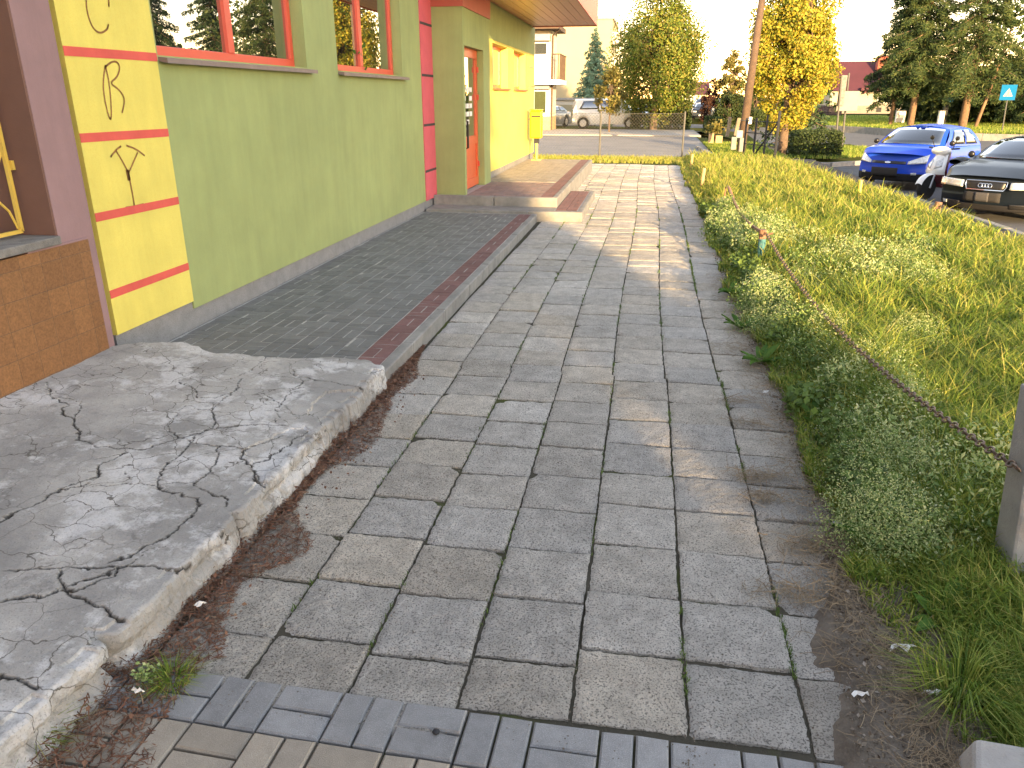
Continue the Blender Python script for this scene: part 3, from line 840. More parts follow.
# ------------------------------------------------------------------ the colourful shop
WX = -3.42
def shop():
    t = thing('shop_building', 'green and yellow stuccoed shop with red framed windows and an entrance under a red canopy', 'building', (WX, 8, 0))
    PZ = .25
    TOP = 4.2
    MB().box(WX - .3, WX + .004, 4.36, 5.28, .31, TOP).build('yellow_pilaster', M['yellow'], t)
    holes = [(5.30, 7.82), (8.64, 11.02)]
    w = MB()
    Z0, Z1 = 2.075, 3.55
    ys = [5.28, 5.30, 7.82, 8.64, 11.02, 11.95]
    w.box(WX - .3, WX, 5.28, 11.95, PZ, Z0)
    w.box(WX - .3, WX, 5.28, 11.95, Z1, TOP)
    w.box(WX - .3, WX, 7.82, 8.64, Z0, Z1); w.box(WX - .3, WX, 11.02, 11.95, Z0, Z1); w.box(WX - .3, WX, 5.28, 5.30, Z0, Z1)
    w.build('wall', M['green'], t)
    for zl, zr in ((2.055, 2.06), (1.565, 1.56), (1.085, 1.08), (.585, .585), (2.55, 2.555)):
        MB().add([(WX + .007, 4.361, zl - .027), (WX + .007, 5.279, zr - .027), (WX + .007, 5.279, zr + .027), (WX + .007, 4.361, zl + .027),
                  (WX - .01, 4.361, zl - .027), (WX - .01, 5.279, zr - .027), (WX - .01, 5.279, zr + .027), (WX - .01, 4.361, zl + .027)],
                 [(0, 1, 2, 3), (7, 6, 5, 4), (0, 4, 5, 1), (1, 5, 6, 2), (2, 6, 7, 3), (3, 7, 4, 0)]).build('red_band', M['red_paint'], t)
    MB().box(WX - .35, WX - .03, 4.36, 12.6, -.1, .31).build('plinth', M['plinth'], t)
    MB().box(WX - .36, WX - .012, 5.28, 12.6, -.09, PZ - .003).box(WX - .36, WX - .012, 4.36, 5.28, -.09, .307).build('plinth', M['plinth'], t)
    # graffiti strokes in brown marker
    def stroke(k, pts, wd=.0062):
        q = [onx(x * .25, y * .25, WX) for x, y in pts]
        # smooth
        for _ in range(2):
            nq = [q[0]]
            for a, b in zip(q[:-1], q[1:]): nq += [a * .75 + b * .25, a * .25 + b * .75]
            nq.append(q[-1]); q = nq
        for a, b in zip(q[:-1], q[1:]):
            d = Vector((0, b[1] - a[1], b[2] - a[2]))
            if d.length < 1e-5: continue
            n = Vector((0, -d.z, d.y)).normalized() * wd; e = d.normalized() * .003
            X = WX + .0065
            vs = [(X, a[1] - e.y + n.y, a[2] - e.z + n.z), (X, b[1] + e.y + n.y, b[2] + e.z + n.z), (X, b[1] + e.y - n.y, b[2] + e.z - n.z), (X, a[1] - e.y - n.y, a[2] - e.z - n.z)]
            k.add(vs, [(0, 1, 2, 3)])
    gm = mat('brown marker', (.40, .21, .075), var=.3, scale=30)
    L = MB(); stroke(L, [(420,-60),(380,-75),(350,-50),(340,0),(345,50),(365,110),(395,135),(425,120),(430,98)]); stroke(L, [(420,-60),(432,0),(432,25)]); L.build('graffiti_letter', gm, t, fix=False)
    L = MB(); stroke(L, [(418,262),(408,330),(415,400),(435,480),(443,470),(440,400),(432,320),(418,262)])
    stroke(L, [(418,268),(440,248),(465,245),(478,270),(465,310),(435,332),(470,355),(492,385),(495,410),(485,450)]); L.build('graffiti_letter', gm, t, fix=False)
    L = MB(); stroke(L, [(440,627),(460,600),(480,585)]); stroke(L, [(503,582),(540,595),(575,622)]); stroke(L, [(462,605),(490,650),(510,690)])
    stroke(L, [(547,610),(530,650),(512,690)]); stroke(L, [(510,690),(520,740),(530,790),(534,825)], .007); stroke(L, [(500,830),(534,825),(570,816)]); stroke(L, [(505,680),(514,720)], .016); L.build('graffiti_letter', gm, t, fix=False)
    # windows
    for (y0, y1), ym in zip(holes, (6.58, 9.76)):
        fx = WX - .13
        f = MB(); fw = .075
        f.box(fx - .06, fx, y0, y1, Z0, Z0 + fw); f.box(fx - .06, fx, y0, y1, Z1 - fw, Z1)
        yb = y1 if y0 < 6 else y1
        f.box(fx - .06, fx, y0, y0 + fw, Z0 + fw, Z1 - fw); f.box(fx - .06, fx, yb - fw, yb, Z0 + fw, Z1 - fw)
        f.box(fx - .06, fx + .006, ym - .05, ym + .05, Z0 + fw, Z1 - fw)
        wo = f.build('window', M['redframe'], t, bevel=.004)
        MB().box(fx - .035, fx - .025, y0 + fw, ym - .05, Z0 + fw, Z1 - fw).build('pane', M['pane'], wo)
        MB().box(fx - .035, fx - .025, ym + .05, yb - fw, Z0 + fw, Z1 - fw).build('pane', M['pane'], wo)
        s = MB(); ys0, ys1 = y0 - .0, y1 + .1
        s.add([(fx, ys0, Z0 + .004), (WX + .07, ys0, Z0 - .018), (WX + .07, ys0, Z0 - .052), (fx, ys0, Z0 - .014),
               (fx, ys1, Z0 + .004), (WX + .07, ys1, Z0 - .018), (WX + .07, ys1, Z0 - .052), (fx, ys1, Z0 - .014)],
              [(0, 1, 2, 3), (7, 6, 5, 4), (0, 4, 5, 1), (1, 5, 6, 2), (2, 6, 7, 3), (3, 7, 4, 0)])
        s.build('window_sill', M['sill'], t)
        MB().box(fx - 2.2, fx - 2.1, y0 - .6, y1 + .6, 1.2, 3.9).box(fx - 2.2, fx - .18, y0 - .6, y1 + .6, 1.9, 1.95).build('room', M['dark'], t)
    # red strip with dark joints
    MB().box(WX - .3, WX + .012, 11.952, 12.598, PZ, TOP).build('red_strip', M['pinkred'], t)
    j = MB()
    for z in (2.83, 2.11, 1.39, .70, 3.55): MB().box(WX + .006, WX + .016, 11.953, 12.597, z - .018, z + .018).build('joint_strip', M['joint'], t)
    # porch block with door recess
    BX = -2.92; y0, y1 = 12.6, 14.75; dy0, dy1, dz = 12.72, 14.18, 2.56
    b = MB()
    b.box(WX - .3, BX, y0, dy0, .25, 3.1); b.box(WX - .3, BX, dy1, y1, .25, 3.1); b.box(WX - .3, BX, dy0, dy1, dz, 3.1)
    b.build('porch_wall', M['green'], t)
    MB().box(WX - .3, BX + .02, y0 - .02, y1 + .0, 3.1, 3.45).build('porch_fascia', M['fascia'], t)
    dx = BX - .115
    d = MB(); fw = .11
    d.box(dx - .05, dx, dy0, dy0 + fw, .3, dz); d.box(dx - .05, dx, dy1 - fw, dy1, .3, dz); d.box(dx - .05, dx, dy0 + fw, dy1 - fw, dz - .14, dz)
    d.box(dx - .05, dx, dy0 + fw, dy1 - fw, .3, .45)
    d.box(dx - .05, dx, dy0 + fw, dy1 - fw, 1.02, 1.16)
    d.box(dx - .045, dx - .02, dy0 + fw, dy1 - fw, .45, 1.02)
    do = d.build('door', M['door'], t)
    MB().box(dx - .035, dx - .025, dy0 + fw, dy1 - fw, 1.16, dz - .14).build('door_pane', M['pane'], do)
    st = MB()
    for r, z in enumerate((1.92, 1.78, 1.66, 1.53, 1.40)):
        for c in range(3):
            if (r, c) in ((1, 1), (4, 2)): continue
            st.box(dx - .024, dx - .021, 13.15 + c * .24, 13.15 + c * .24 + .19, z - .04, z + .035)
    st.build('notices', M['white'], do)
    MB().tube([(dx, 13.05, .98), (dx + .07, 13.05, 1.0), (dx + .07, 13.05, 1.42), (dx, 13.05, 1.44)], .018, 8).build('handle', M['black'], do)
    for z in (.62, 1.75, 2.2): MB().box(dx + .001, dx + .03, dy1 - .06, dy1 - .01, z, z + .09).build('hinge', M['redframe'], do)
    # long yellow wall beyond the porch
    FX = -3.05; fy0, fy1 = 14.75, 21.5
    w2 = MB()
    hs = [(15.7, 17.45), (18.2, 19.95)]; a0, a1 = 1.97, 2.78
    w2.box(FX - .3, FX, fy0, fy1, .40, a0); w2.box(FX - .3, FX, fy0, fy1, a1, 2.83)
    w2.box(FX - .3, FX, fy0, hs[0][0], a0, a1); w2.box(FX - .3, FX, hs[0][1], hs[1][0], a0, a1); w2.box(FX - .3, FX, hs[1][1], fy1, a0, a1)
    w2.build('yellow_wall', M['yellow'], t)
    MB().box(FX - .3, FX + .003, fy0, fy1, 2.832, 3.47).build('upper_wall', M['green'], t)
    MB().box(FX - .3, FX - .02, fy0, fy1 - .02, -.1, .40).build('plinth', M['kerb'], t)
    for (p, q) in hs:
        f = MB(); gx = FX - .16
        f.box(gx - .05, gx, p, q, a0, a0 + .07); f.box(gx - .05, gx, p, q, a1 - .07, a1); f.box(gx - .05, gx, p, p + .07, a0 + .07, a1 - .07)
        f.box(gx - .05, gx, q - .07, q, a0 + .07, a1 - .07); f.box(gx - .05, gx, (p + q) / 2 - .05, (p + q) / 2 + .05, a0 + .07, a1 - .07)
        wo = f.build('window', M['redframe'], t)
        MB().box(gx - .03, gx - .022, p + .07, q - .07, a0 + .07, a1 - .07).build('pane', M['pane'], wo)
        MB().box(gx + .001, FX + .06, p - .03, q + .03, a0 - .035, a0 - .004).build('window_sill', M['door'], t)
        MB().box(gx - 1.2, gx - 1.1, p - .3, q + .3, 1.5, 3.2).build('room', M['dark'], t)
    for z in (1.25, 2.05, 2.5):
        MB().box(FX - .01, FX + .006, 20.5, 21.49, z, z + .025).build('joint_strip', M['soffit'], t)
    # canopy
    CX = -1.40; cy0, cy1 = 11.9, 21.05
    s = MB(); n = 11
    for i in range(n):
        xa = WX + .035 + (CX - .03 - WX - .035) * i / n; xb = WX + .035 + (CX - .03 - WX - .035) * (i + 1) / n
        s.box(xa + .004, xb - .004, cy0 + .03, cy1 - .03, 3.475, 3.50)
    s.build('soffit', M['soffit'], t)
    MB().box(WX + .035, CX - .03, cy0 + .03, cy1 - .03, 3.505, TOP + .1).build('canopy_roof', M['dark'], t)
    MB().box(CX - .028, CX, cy0, cy1, 3.455, TOP + .12).box(FX + .004, CX - .028, cy1 - .028, cy1, 3.455, TOP + .12).box(WX + .035, CX - .028, cy0, cy0 + .028, 3.455, TOP + .12).build('fascia', M['fascia'], t)
    # rest of the building volume
    MB().box(-12, WX - .31, 4.36, 4.46, -.1, TOP).box(-12, FX - .31, 21.4, 21.5, -.1, TOP).box(-12, -11.9, 4.46, 21.4, -.1, TOP).build('rear_wall', M['yellow'], t)
    MB().box(-12, WX + .03, 4.34, 12.57, TOP, TOP + .25).box(-12, FX - .31, 12.571, 21.52, TOP + .002, TOP + .24).build('roof', M['fascia'], t)
shop()

# small pot of a house plant standing inside the second window
pot = thing('flower_pot', 'small white flower pot standing inside the narrower shop window', 'flower pot', (WX - .30, 9.75, 2.13))
MB().lathe([(.06, 0), (.085, .14), (.092, .14), (.092, .16), (.075, .16), (.07, .13)], (WX - .30, 9.75, 2.13), 14).build('pot', M['terracotta'], pot, smooth=False)
pc = np.array([WX - .30, 9.75, 2.36]) + RNG.normal(size=(120, 3)) * (.07, .09, .08)
link_mesh('foliage', leaf_mesh('foliage', pc, np.full(120, .07)), M['dock'], pot)

# ------------------------------------------------------------------ entrance steps
def steps():
    t = thing('entrance_steps', 'two broad paved steps with pale concrete edging and red paver borders before the shop door', 'steps', (-2.2, 13, 0))
    z1, z2 = .285, .14
    MB().box(-3.45, -1.46, 12.48, 20.5, -.08, z1 - .008).build('upper_bed', M['mortar'], t)
    MB().box(-3.38, -1.0, 11.86, 12.36, -.08, z2 - .008).box(-1.36, -1.0, 12.36, 14.75, -.08, z2 - .008).build('lower_bed', M['mortar'], t)
    def pv(nm, cells, z, m, zb):
        o = pavers(nm, cells, z, m, z0=zb, c=.003, jit=.001); o.parent = t
        o.data.transform(Matrix.Translation(-Vector(t.location)))
    pv('upper_paving', basket(-3.04, -1.66, 14.8, 20.45) , z1, M['sandpaver'], z1 - .05)
    pv('upper_paving', basket(-2.9, -1.66, 12.5, 14.7), z1, M['rosepaver'], z1 - .05)
    pv('upper_border', basket(-1.66, -1.46, 12.5, 20.45), z1, M['redpaver'], z1 - .05)
    pv('lower_paving', basket(-1.36, -1.02, 12.0, 14.7), z2, M['redpaver'], z2 - .05)
    e = MB()
    x = -3.42
    for i in range(2):
        e.box(-3.42 + i * 1.02, -3.42 + (i + 1) * 1.02 - .01 if i < 1 else -1.37, 12.38, 12.478, -.08, z1 + .004)
    for i in range(8):
        e.box(-1.458, -1.372, 12.48 + i * 1.0, 12.48 + (i + 1) * 1.0 - .01, -.08, z1 + .004)
    e.build('upper_kerb', M['kerb'], t, bevel=.012)
    e = MB()
    for i in range(3): e.box(-3.4 + i * .82, -3.4 + (i + 1) * .82 - .01 if i < 2 else -.92, 11.84, 11.99, -.08, z2 + .003)
    for i in range(3): e.box(-1.0, -.92, 11.992 + i * .93, 11.992 + (i + 1) * .93 - .01, -.08, z2 + .003)
    e.build('lower_kerb', M['kerb'], t, bevel=.012)
    MB().box(-3.4, -1.38, 11.992, 12.378, z2 - .05, z2).build('lower_tread', M['kerb'], t)
steps()

# mailbox
mb = thing('mailbox', 'bright yellow mailbox on a pale post at the end of the shop wall', 'mailbox', (-2.78, 20.1, .28))
MB().tube([(-2.78, 20.1, .28), (-2.78, 20.1, .698)], .035, 8).box(-2.9, -2.66, 19.98, 20.22, .285, .30).build('post', M['grilley'], mb)
MB().extrude([(-2.94, 19.96, .82), (-2.64, 19.96, .82), (-2.64, 19.96, 1.48), (-2.94, 19.96, 1.48)], (0, .26, 0)).build('box', M['mailbox'], mb, bevel=.03)
MB().box(-2.95, -2.63, 19.94, 20.24, 1.485, 1.51).build('lid', M['mailbox'], mb, bevel=.008)
MB().box(-2.9, -2.66, 19.945, 19.958, 1.33, 1.37).build('slot', M['black'], mb)
MB().box(-2.84, -2.72, 20.05, 20.15, .70, .818).build('bracket', M['steel_dark'], mb)

# ------------------------------------------------------------------ grass verge
def area_points(n, x0, x1, y0, y1, power=1.6, rng=RNG):
    """more points close to the camera"""
    u = rng.random(n); a = y0 ** (1 - power); b = y1 ** (1 - power)
    y = (a + (b - a) * u) ** (1 / (1 - power))
    return x0 + (x1 - x0) * rng.random(n), y
def edge_r(y): return np.interp(y, [k[1] for k in KB_], [k[0] for k in KB_]) - .08
def grass():
    rng = np.random.default_rng(21)
    n = 430000
    y0 = 1.0
    x, y = area_points(n, 0, 1, y0, 24.6, 1.75, rng)
    left = .93 + VN.fbm(y * 2.2, y * 0 + 2) * .25 + np.clip((2.9 - y) * .12, 0, .2)
    xr = edge_r(y)
    u = rng.random(n) ** 1.25
    x = left + u * (xr - left)
    # clumps
    cl = VN.fbm(x * 2.6, y * 2.6) * 2 + VN.fbm(x * 9, y * 9)
    keep = (cl > -.45 + .5 * (rng.random(n) - .5)) & (x > left)
    keep &= ~((y < 2.7) & (x < 1.12) & (rng.random(n) < .75))
    x, y, cl = x[keep], y[keep], cl[keep]
    d = np.hypot(x, y)
    n = len(x)
    edge = np.clip((x - .9) / .5, .35, 1)
    h = (.13 + .20 * rng.random(n) + .16 * np.clip(cl, -.3, .8)) * edge * np.where(y < 3, .75, 1.0)
    h *= np.clip(1.1 - (x - 3.3) * .1, .6, 1.1)
    w = np.clip(.0035 + .0010 * d, .0042, .024) * (.6 + .8 * rng.random(n))
    la = rng.random(n) * 2 * np.pi; lr = h * (.15 + .6 * rng.random(n))
    lean = np.stack([np.cos(la) * lr, np.sin(la) * lr], 1)
    bend = .10 + .35 * rng.random(n)
    z = np.full(n, .0)
    base = np.stack([x, y, z], 1)
    gold = rng.random(n) < np.interp(y, [0, 6, 12, 16, 24], [.03, .05, .15, .42, .62])
    for nm, sel, m in (('tall_grass', ~gold, M['grass']), ('tall_grass', gold, M['grassdry'])):
        me = blades(nm, base[sel], h[sel] * np.where(m is M['grassdry'], 1.15, 1.0), w[sel], lean[sel], bend[sel], rng)
        tag(link_mesh(nm, me, m), 'green unmown grass blades filling the verge' if m is M['grass'] else 'dry golden grass stems rising among the green verge', 'grass', kind='stuff')
    # grass along the fence at the end of the path
    n = 9000
    x = rng.uniform(-4, 4.2, n); y = 22.9 + rng.random(n) * 2.5
    keep = (x > 1) | (y > 23.3); x, y = x[keep], y[keep]; n = len(x)
    h = .06 + .11 * rng.random(n); w = np.full(n, .02)
    la = rng.random(n) * 6.28; lean = np.stack([np.cos(la), np.sin(la)], 1) * (h * .5)[:, None]
    me = blades('fence_grass', np.stack([x, y, np.full(n, -.02)], 1), h, w, lean, .2 * rng.random(n), rng)
    tag(link_mesh('fence_grass', me, M['grassdry']), 'short golden grass strip under the wire fence at the end of the path', 'grass', kind='stuff')
grass()

def weeds():
    rng = np.random.default_rng(8)
    cs = []
    # mounds along the path edge and drifts across the verge
    for i in range(62):
        y = 2.9 + 10.0 * rng.random() ** 1.15
        x = 1.12 + .10 * math.sin(y * 1.7) + abs(rng.normal(0, .22))
        cs.append((x, y, .12 + .15 * rng.random(), .16 + .24 * rng.random()))
    for i in range(10):
        cs.append((1.05 + .5 * rng.random(), 8.8 + 2.4 * rng.random(), .26, .42))
    for i in range(46):
        y = 3.2 + 9 * rng.random(); x = 1.4 + 2.0 * rng.random()
        if VN.fbm(np.array([x * .8]), np.array([y * .8]))[0] > -.02: cs.append((x, y, .2 + .16 * rng.random(), .30 + .15 * rng.random()))
    cs = [c for c in cs if not (8.0 < c[1] < 9.2 and 1.0 < c[0] < 1.62)]
    P = []; S = []; FP = []; FS = []
    for (x, y, r, h) in cs:
        d = math.hypot(x, y)
        vs_ = rng.choice([.8, 1.0, 1.5, 2.1])
        n = int(3000 / max(1.0, (d / 3.5)) / vs_ ** 1.3)
        ls = .015 * vs_ * max(1, d / 5) ** .8
        q = rng.normal(size=(n, 3)); q /= np.linalg.norm(q, axis=1)[:, None]
        rr = rng.random(n) ** .45
        q = q * rr[:, None]; q[:, 2] = np.abs(q[:, 2])
        lum = 1 + .5 * VN.fbm(q[:, 0] * 3 + x * 9, q[:, 1] * 3 + y * 9)
        p = np.stack([x + q[:, 0] * r * 1.25 * lum, y + q[:, 1] * r * 1.25 * lum, .02 + q[:, 2] * h * lum], 1)
        P.append(p); S.append(np.full(n, ls))
        top = p[(q[:, 2] > .45) & (rr > .75)]
        k = top[rng.random(len(top)) < .32]
        FP.append(k + rng.normal(size=k.shape) * .012 + (0, 0, .02)); FS.append(np.full(len(k), ls * .5))
    for q, (m_, lab_) in enumerate(((M['weed'], 'pale frothy small leaved weeds in low mounds along the path edge'), (M['weeddark'], 'darker green small leaved weeds filling the mounds along the path edge'))):
        tag(link_mesh('weeds', leaf_mesh('weeds', np.concatenate(P[q::2]), np.concatenate(S[q::2]), aspect=.55, rng=rng), m_), lab_, 'weeds', kind='stuff')
    # broader ground cover leaves at the foot of the mounds
    n = 9000
    y = 3.0 + 10 * rng.random(n) ** 1.3; x = .98 + np.abs(rng.normal(0, .20, n)) + VN.fbm(y * 2, y * 0) * .3
    k = VN.fbm(x * 4, y * 4) > -.02; x, y = x[k], y[k]
    tag(link_mesh('ground_cover', leaf_mesh('ground_cover', np.stack([x, y, .01 + .20 * rng.random(len(x)) ** 1.5], 1), .045 * np.maximum(1, y / 6) ** .5, nrm=(0, 0, .9), rng=rng), M['dockdark']), 'broad dark ground cover leaves along the foot of the weeds', 'ground cover', kind='stuff')
    FP = np.concatenate(FP); FS = np.concatenate(FS)
    tag(link_mesh('weed_florets', leaf_mesh('weed_florets', FP, FS, rng=rng), M['floret']), 'tiny pale florets topping the frothy weeds', 'flowers', kind='stuff')
weeds()

# broad-leaved docks along the edge: each plant its own thing
def leafblade(k, base, az, L, W, droop):
    """one broad leaf as a curved strip"""
    ca, sa = math.cos(az), math.sin(az); n = 6
    vs = []; fs = []
    for i in range(n + 1):
        t = i / n; r = L * t * .85; z = L * (.75 * t - droop * t * t)
        w = W * (math.sin(math.pi * min(1, t * .92 + .08)) ** .7) * .5
        for s in (-1, 0, 1):
            vs.append((base[0] + ca * r - sa * w * s, base[1] + sa * r + ca * w * s, base[2] + z + (.012 if s else 0)))
    for i in range(n):
        for j in range(2): fs.append((i * 3 + j, i * 3 + j + 1, i * 3 + 4 + j, i * 3 + 3 + j))
    k.add(vs, fs)
docks = [(755, 365, 'small dock plant beside the bare path edge, lowest of the bright clumps'), (737, 330, 'dock plant with wide leaves under the teal post, close to the paving'),
         (768, 318, 'tall dock plant among the froth of weeds just left of the chain'), (782, 345, 'bright dock plant with upright leaves left of the chain'),
         (728, 296, 'dock plant spilling over the worn path edge beyond the bare patch'), (740, 285, 'dark dock plant at the foot of the teal post'),
         (868, 548, 'single yellowish dock plant under the dandelion by the concrete post'), (905, 520, 'low dock plant in shaded grass close to the concrete post'),
         (935, 628, 'broad leaf plant on the bare soil near the concrete post'), (812, 425, 'dock plant in the shade between bare edge and chain')]
for i, (px, py, lab) in enumerate(docks):
    b = gp(px, py); k = MB(); rr = random.Random(i)
    for q in range(13): leafblade(k, (b[0] + .03, b[1], .0), q * 2.4 + rr.random(), .12 + .11 * rr.random(), .035 + .022 * rr.random(), .1 + .5 * rr.random())
    o = thing('dock_plant', lab, 'plant', (b[0], b[1], 0), group='broad leaved docks in the verge')
    k.build('leaves', M['dock'], o, smooth=True, fix=False)
# dandelions
for px, py, X, lab in ((906, 437, 1.42, 'yellow dandelion flower standing in the grass below the chain'), (823, 502, .98, 'yellow dandelion flower lying low beside the bare path edge')):
    c = onx(px, py, X); o = thing('dandelion', lab, 'flower', (c[0], c[1], 0), group='dandelions in the verge')
    MB().tube([(c[0] + .02, c[1], 0), (c[0], c[1], c[2])], .003, 5).build('stem', M['dock'], o)
    f = MB(); 
    for q in range(16):
        a = q * .3927; f.add([(c[0], c[1], c[2]), (c[0] + .018 * math.cos(a - .15), c[1] + .018 * math.sin(a - .15), c[2] + .006), (c[0] + .022 * math.cos(a), c[1] + .022 * math.sin(a), c[2] + .008), (c[0] + .018 * math.cos(a + .15), c[1] + .018 * math.sin(a + .15), c[2] + .006)], [(0, 1, 2, 3)])
    f.build('flower_head', M['dandelion'], o, fix=False)

# grass tuft and weed sprig by the ramp corner
def tuft(name, lab, x, y, n, h, r, m, cat='grass tuft'):
    rng = np.random.default_rng(int(abs(x * 977 + y * 131)))
    a = rng.random(n) * 6.28; rr = rng.random(n) * r * .5
    b = np.stack([x + np.cos(a) * rr, y + np.sin(a) * rr, np.full(n, -.01)], 1)
    hh = h * (.5 + .6 * rng.random(n)); ln = np.stack([np.cos(a), np.sin(a)], 1) * (r * (.4 + .8 * rng.random(n)))[:, None]
    return tag(link_mesh(name, blades(name, b, hh, np.full(n, .0035), ln, .2 + .4 * rng.random(n), rng), m), lab, cat)
p = gp(172, 682); tuft('grass_tuft', 'small bright grass tuft growing in needle litter by the ramp corner', p[0], p[1], 240, .085, .11, M['grass'])
p = gp(20, 757); tuft('grass_tuft', 'grass tuft pressed under the broken ramp edge in the near corner', p[0], p[1] + .05, 260, .11, .13, M['grass'])
p = gp(958, 700); tuft('grass_tuft', 'arching grass tuft beside the broken kerb block', p[0], p[1], 420, .24, .22, M['grass'])
p = gp(125, 690)
tag(link_mesh('weed_sprig', leaf_mesh('weed_sprig', np.array([p[0] + .02, p[1] + .02, .02]) + np.abs(RNG.normal(size=(110, 3))) * (.03, .03, .02), np.full(110, .014)), M['weed']), 'tiny leafy weed beside the grass tuft at the ramp foot', 'weed')

# ------------------------------------------------------------------ litter of needles, straw, scraps
def sticks(name, base, L, w, m, lab, cat, lift=.01):
    n = len(base); rng = RNG
    a = rng.random(n) * 6.28; d = np.stack([np.cos(a), np.sin(a), rng.normal(0, .18, n)], 1) * (L * (.4 + rng.random(n)))[:, None] * .5
    s = np.stack([-np.sin(a), np.cos(a), rng.normal(0, .5, n)], 1) * (w / 2)
    cv = rng.normal(0, .09, (n, 1)) * np.stack([-np.sin(a), np.cos(a), np.zeros(n)], 1) * L[:, None]
    base = np.asarray(base) + np.stack([np.zeros(n), np.zeros(n), np.abs(d[:, 2])], 1)
    v = np.stack([base - d - s, base - d + s, base + cv + s, base + cv - s, base + d + s, base + d - s], 1).reshape(-1, 3)
    i = np.arange(n)[:, None] * 6
    me = np_mesh(name, v, [np.concatenate([i + np.array([[0, 1, 2, 3]]), i + np.array([[3, 2, 4, 5]])])])
    return tag(link_mesh(name, me, m), lab, cat, kind='stuff')
n = 11000
y = RNG.uniform(1.35, 5.4, n); t = RNG.random(n) ** 1.6
wd = .08 + .16 * np.clip(VN.fbm(y * 1.6, y * 0) * 2 + .5, 0, 1) + .22 * np.clip(2.3 - y, 0, 1) * .8 + .20 * np.exp(-((y - 2.6) / .22) ** 2) + .08 * np.exp(-((y - 3.5) / .15) ** 2)
wd *= np.interp(y, [4.3, 4.7, 5.4], [1, .7, .15])
x = -1.62 + t * wd + np.where(y < 1.9, -.05, 0)
z = .004 + .045 * (1 - t) * RNG.random(n) * np.clip(wd * 5, .2, 1)
sticks('needle_litter', np.stack([x, y, z], 1), np.full(n, .035), .003, M['needles'], 'reddish brown fallen needles heaped along the foot of the ramp', 'needles')
n = 420
y = RNG.uniform(1.35, 4.7, n); x = -1.60 + RNG.random(n) ** 1.5 * .25
tag(link_mesh('dead_leaves', leaf_mesh('dead_leaves', np.stack([x, y, .015 + .03 * RNG.random(n)], 1), np.full(n, .017), nrm=(0, 0, 1.5)), M['needles']), 'small dead brown leaves among the needles along the ramp', 'leaves', kind='stuff')
n = 5200
y = 1.75 + RNG.random(n) ** 1.5 * 6.5; x = .80 + RNG.normal(0, .07, n) + np.where(y < 3, (3 - y) * .07, 0) + np.abs(RNG.normal(0, .08, n))
sticks('dry_straw', np.stack([x, y, .028 + .02 * RNG.random(n)], 1), np.full(n, .06), .0016, M['straw'], 'dead straw scattered over the bare soil beside the path', 'straw')
pts = []
for (px, py, k, sx) in ((795, 597, 260, .07), (755, 478, 330, .06), (765, 500, 240, .05), (818, 550, 420, .08), (735, 402, 140, .06), (745, 425, 120, .06), (850, 590, 420, .10), (880, 660, 300, .09), (905, 620, 420, .1), (730, 350, 80, .06)):
    c = gp(px, py); k = int(k * .6); q = RNG.normal(size=(k, 2)) * (sx * 1.3, sx * .6)
    pts.append(np.stack([c[0] + q[:, 0], c[1] + q[:, 1], .008 + .02 * RNG.random(k)], 1))
pts = np.concatenate(pts)
sticks('straw_wisps', pts, np.full(len(pts), .10), .0016, M['straw'], 'pale dry wisps of dead grass lying over the slab edges', 'straw')
# crumbs of soil, bark and small stones on the bare ground
n = 7000
y = 1.5 + RNG.random(n) ** 1.4 * 8; x = .70 + .16 * np.clip(y - 1.9, 0, 1.2) * .8 + np.abs(RNG.normal(0, .16, n))
tag(link_mesh('soil_crumbs', leaf_mesh('soil_crumbs', np.stack([x, y, .026 + .016 * RNG.random(n)], 1), RNG.uniform(.004, .017, n), nrm=(0, 0, .8)), M['crumb']), 'crumbs of soil, bark and gravel strewn over the bare ground', 'soil crumbs', kind='stuff')
# grit along the joints
n = 2600
y = 1.7 + RNG.random(n) ** 1.7 * 7; x = RNG.uniform(-1.6, 1.0, n)
near = RNG.random(n) < .6
x = np.where(near, np.round((x + .13) / .36) * .36 - .13 + RNG.normal(0, .012, n), x)
tag(link_mesh('grit', leaf_mesh('grit', np.stack([x, y, np.full(n, .006)], 1), RNG.uniform(.003, .009, n), nrm=(0, 0, 2)), M['soil']), 'dark grit scattered over the slab joints', 'grit', kind='stuff')

n = 5200
y = 1.8 + RNG.random(n) ** 1.5 * 12; kx = RNG.choice([-3, -2, -1, 0, 1, 1, 2, 2, 2, 2], n); x = -.13 + .36 * (kx) + RNG.normal(0, .006, n)
x = x + .025 * np.sin(y * .55 + 1) * (y > 5)
k_ = VN.fbm(y * 2.1 + kx * 5, x * 0 + kx) > .03; x, y = x[k_], y[k_]; n = len(x); la = RNG.random(n) * 6.28
tag(link_mesh('joint_moss', blades('joint_moss', np.stack([x, y, np.full(n, -.012)], 1), .016 + .016 * RNG.random(n), np.full(n, .004) * np.maximum(1, y / 4), np.stack([np.cos(la), np.sin(la)], 1) * .012, .2 * RNG.random(n)), M['dockdark']), 'moss and tiny grass sprouting in the slab joints', 'moss', kind='stuff')
scraps = [(904, 650, 'torn white wrapper on the dry soil beside the path', .055), (860, 697, 'small white scrap on the dark soil nearest the paver strip', .03), (838, 525, 'pale paper scrap at the grass edge above the dry wisps', .03),
          (766, 393, 'white paper scrap on the dirt left of the dock plants', .025), (302, 416, 'white feathery scrap in the needle litter', .04), (200, 606, 'white flake in the needles at the foot of the ramp', .022),
          (138, 693, 'white crumb among dead leaves by the tuft', .02), (932, 695, 'thin white shred in dry grass near the broken kerb block', .035), (895, 528, 'crumpled clear plastic half hidden in shaded grass', .04), (850, 505, 'little white stub on bare soil below the flower', .02)]
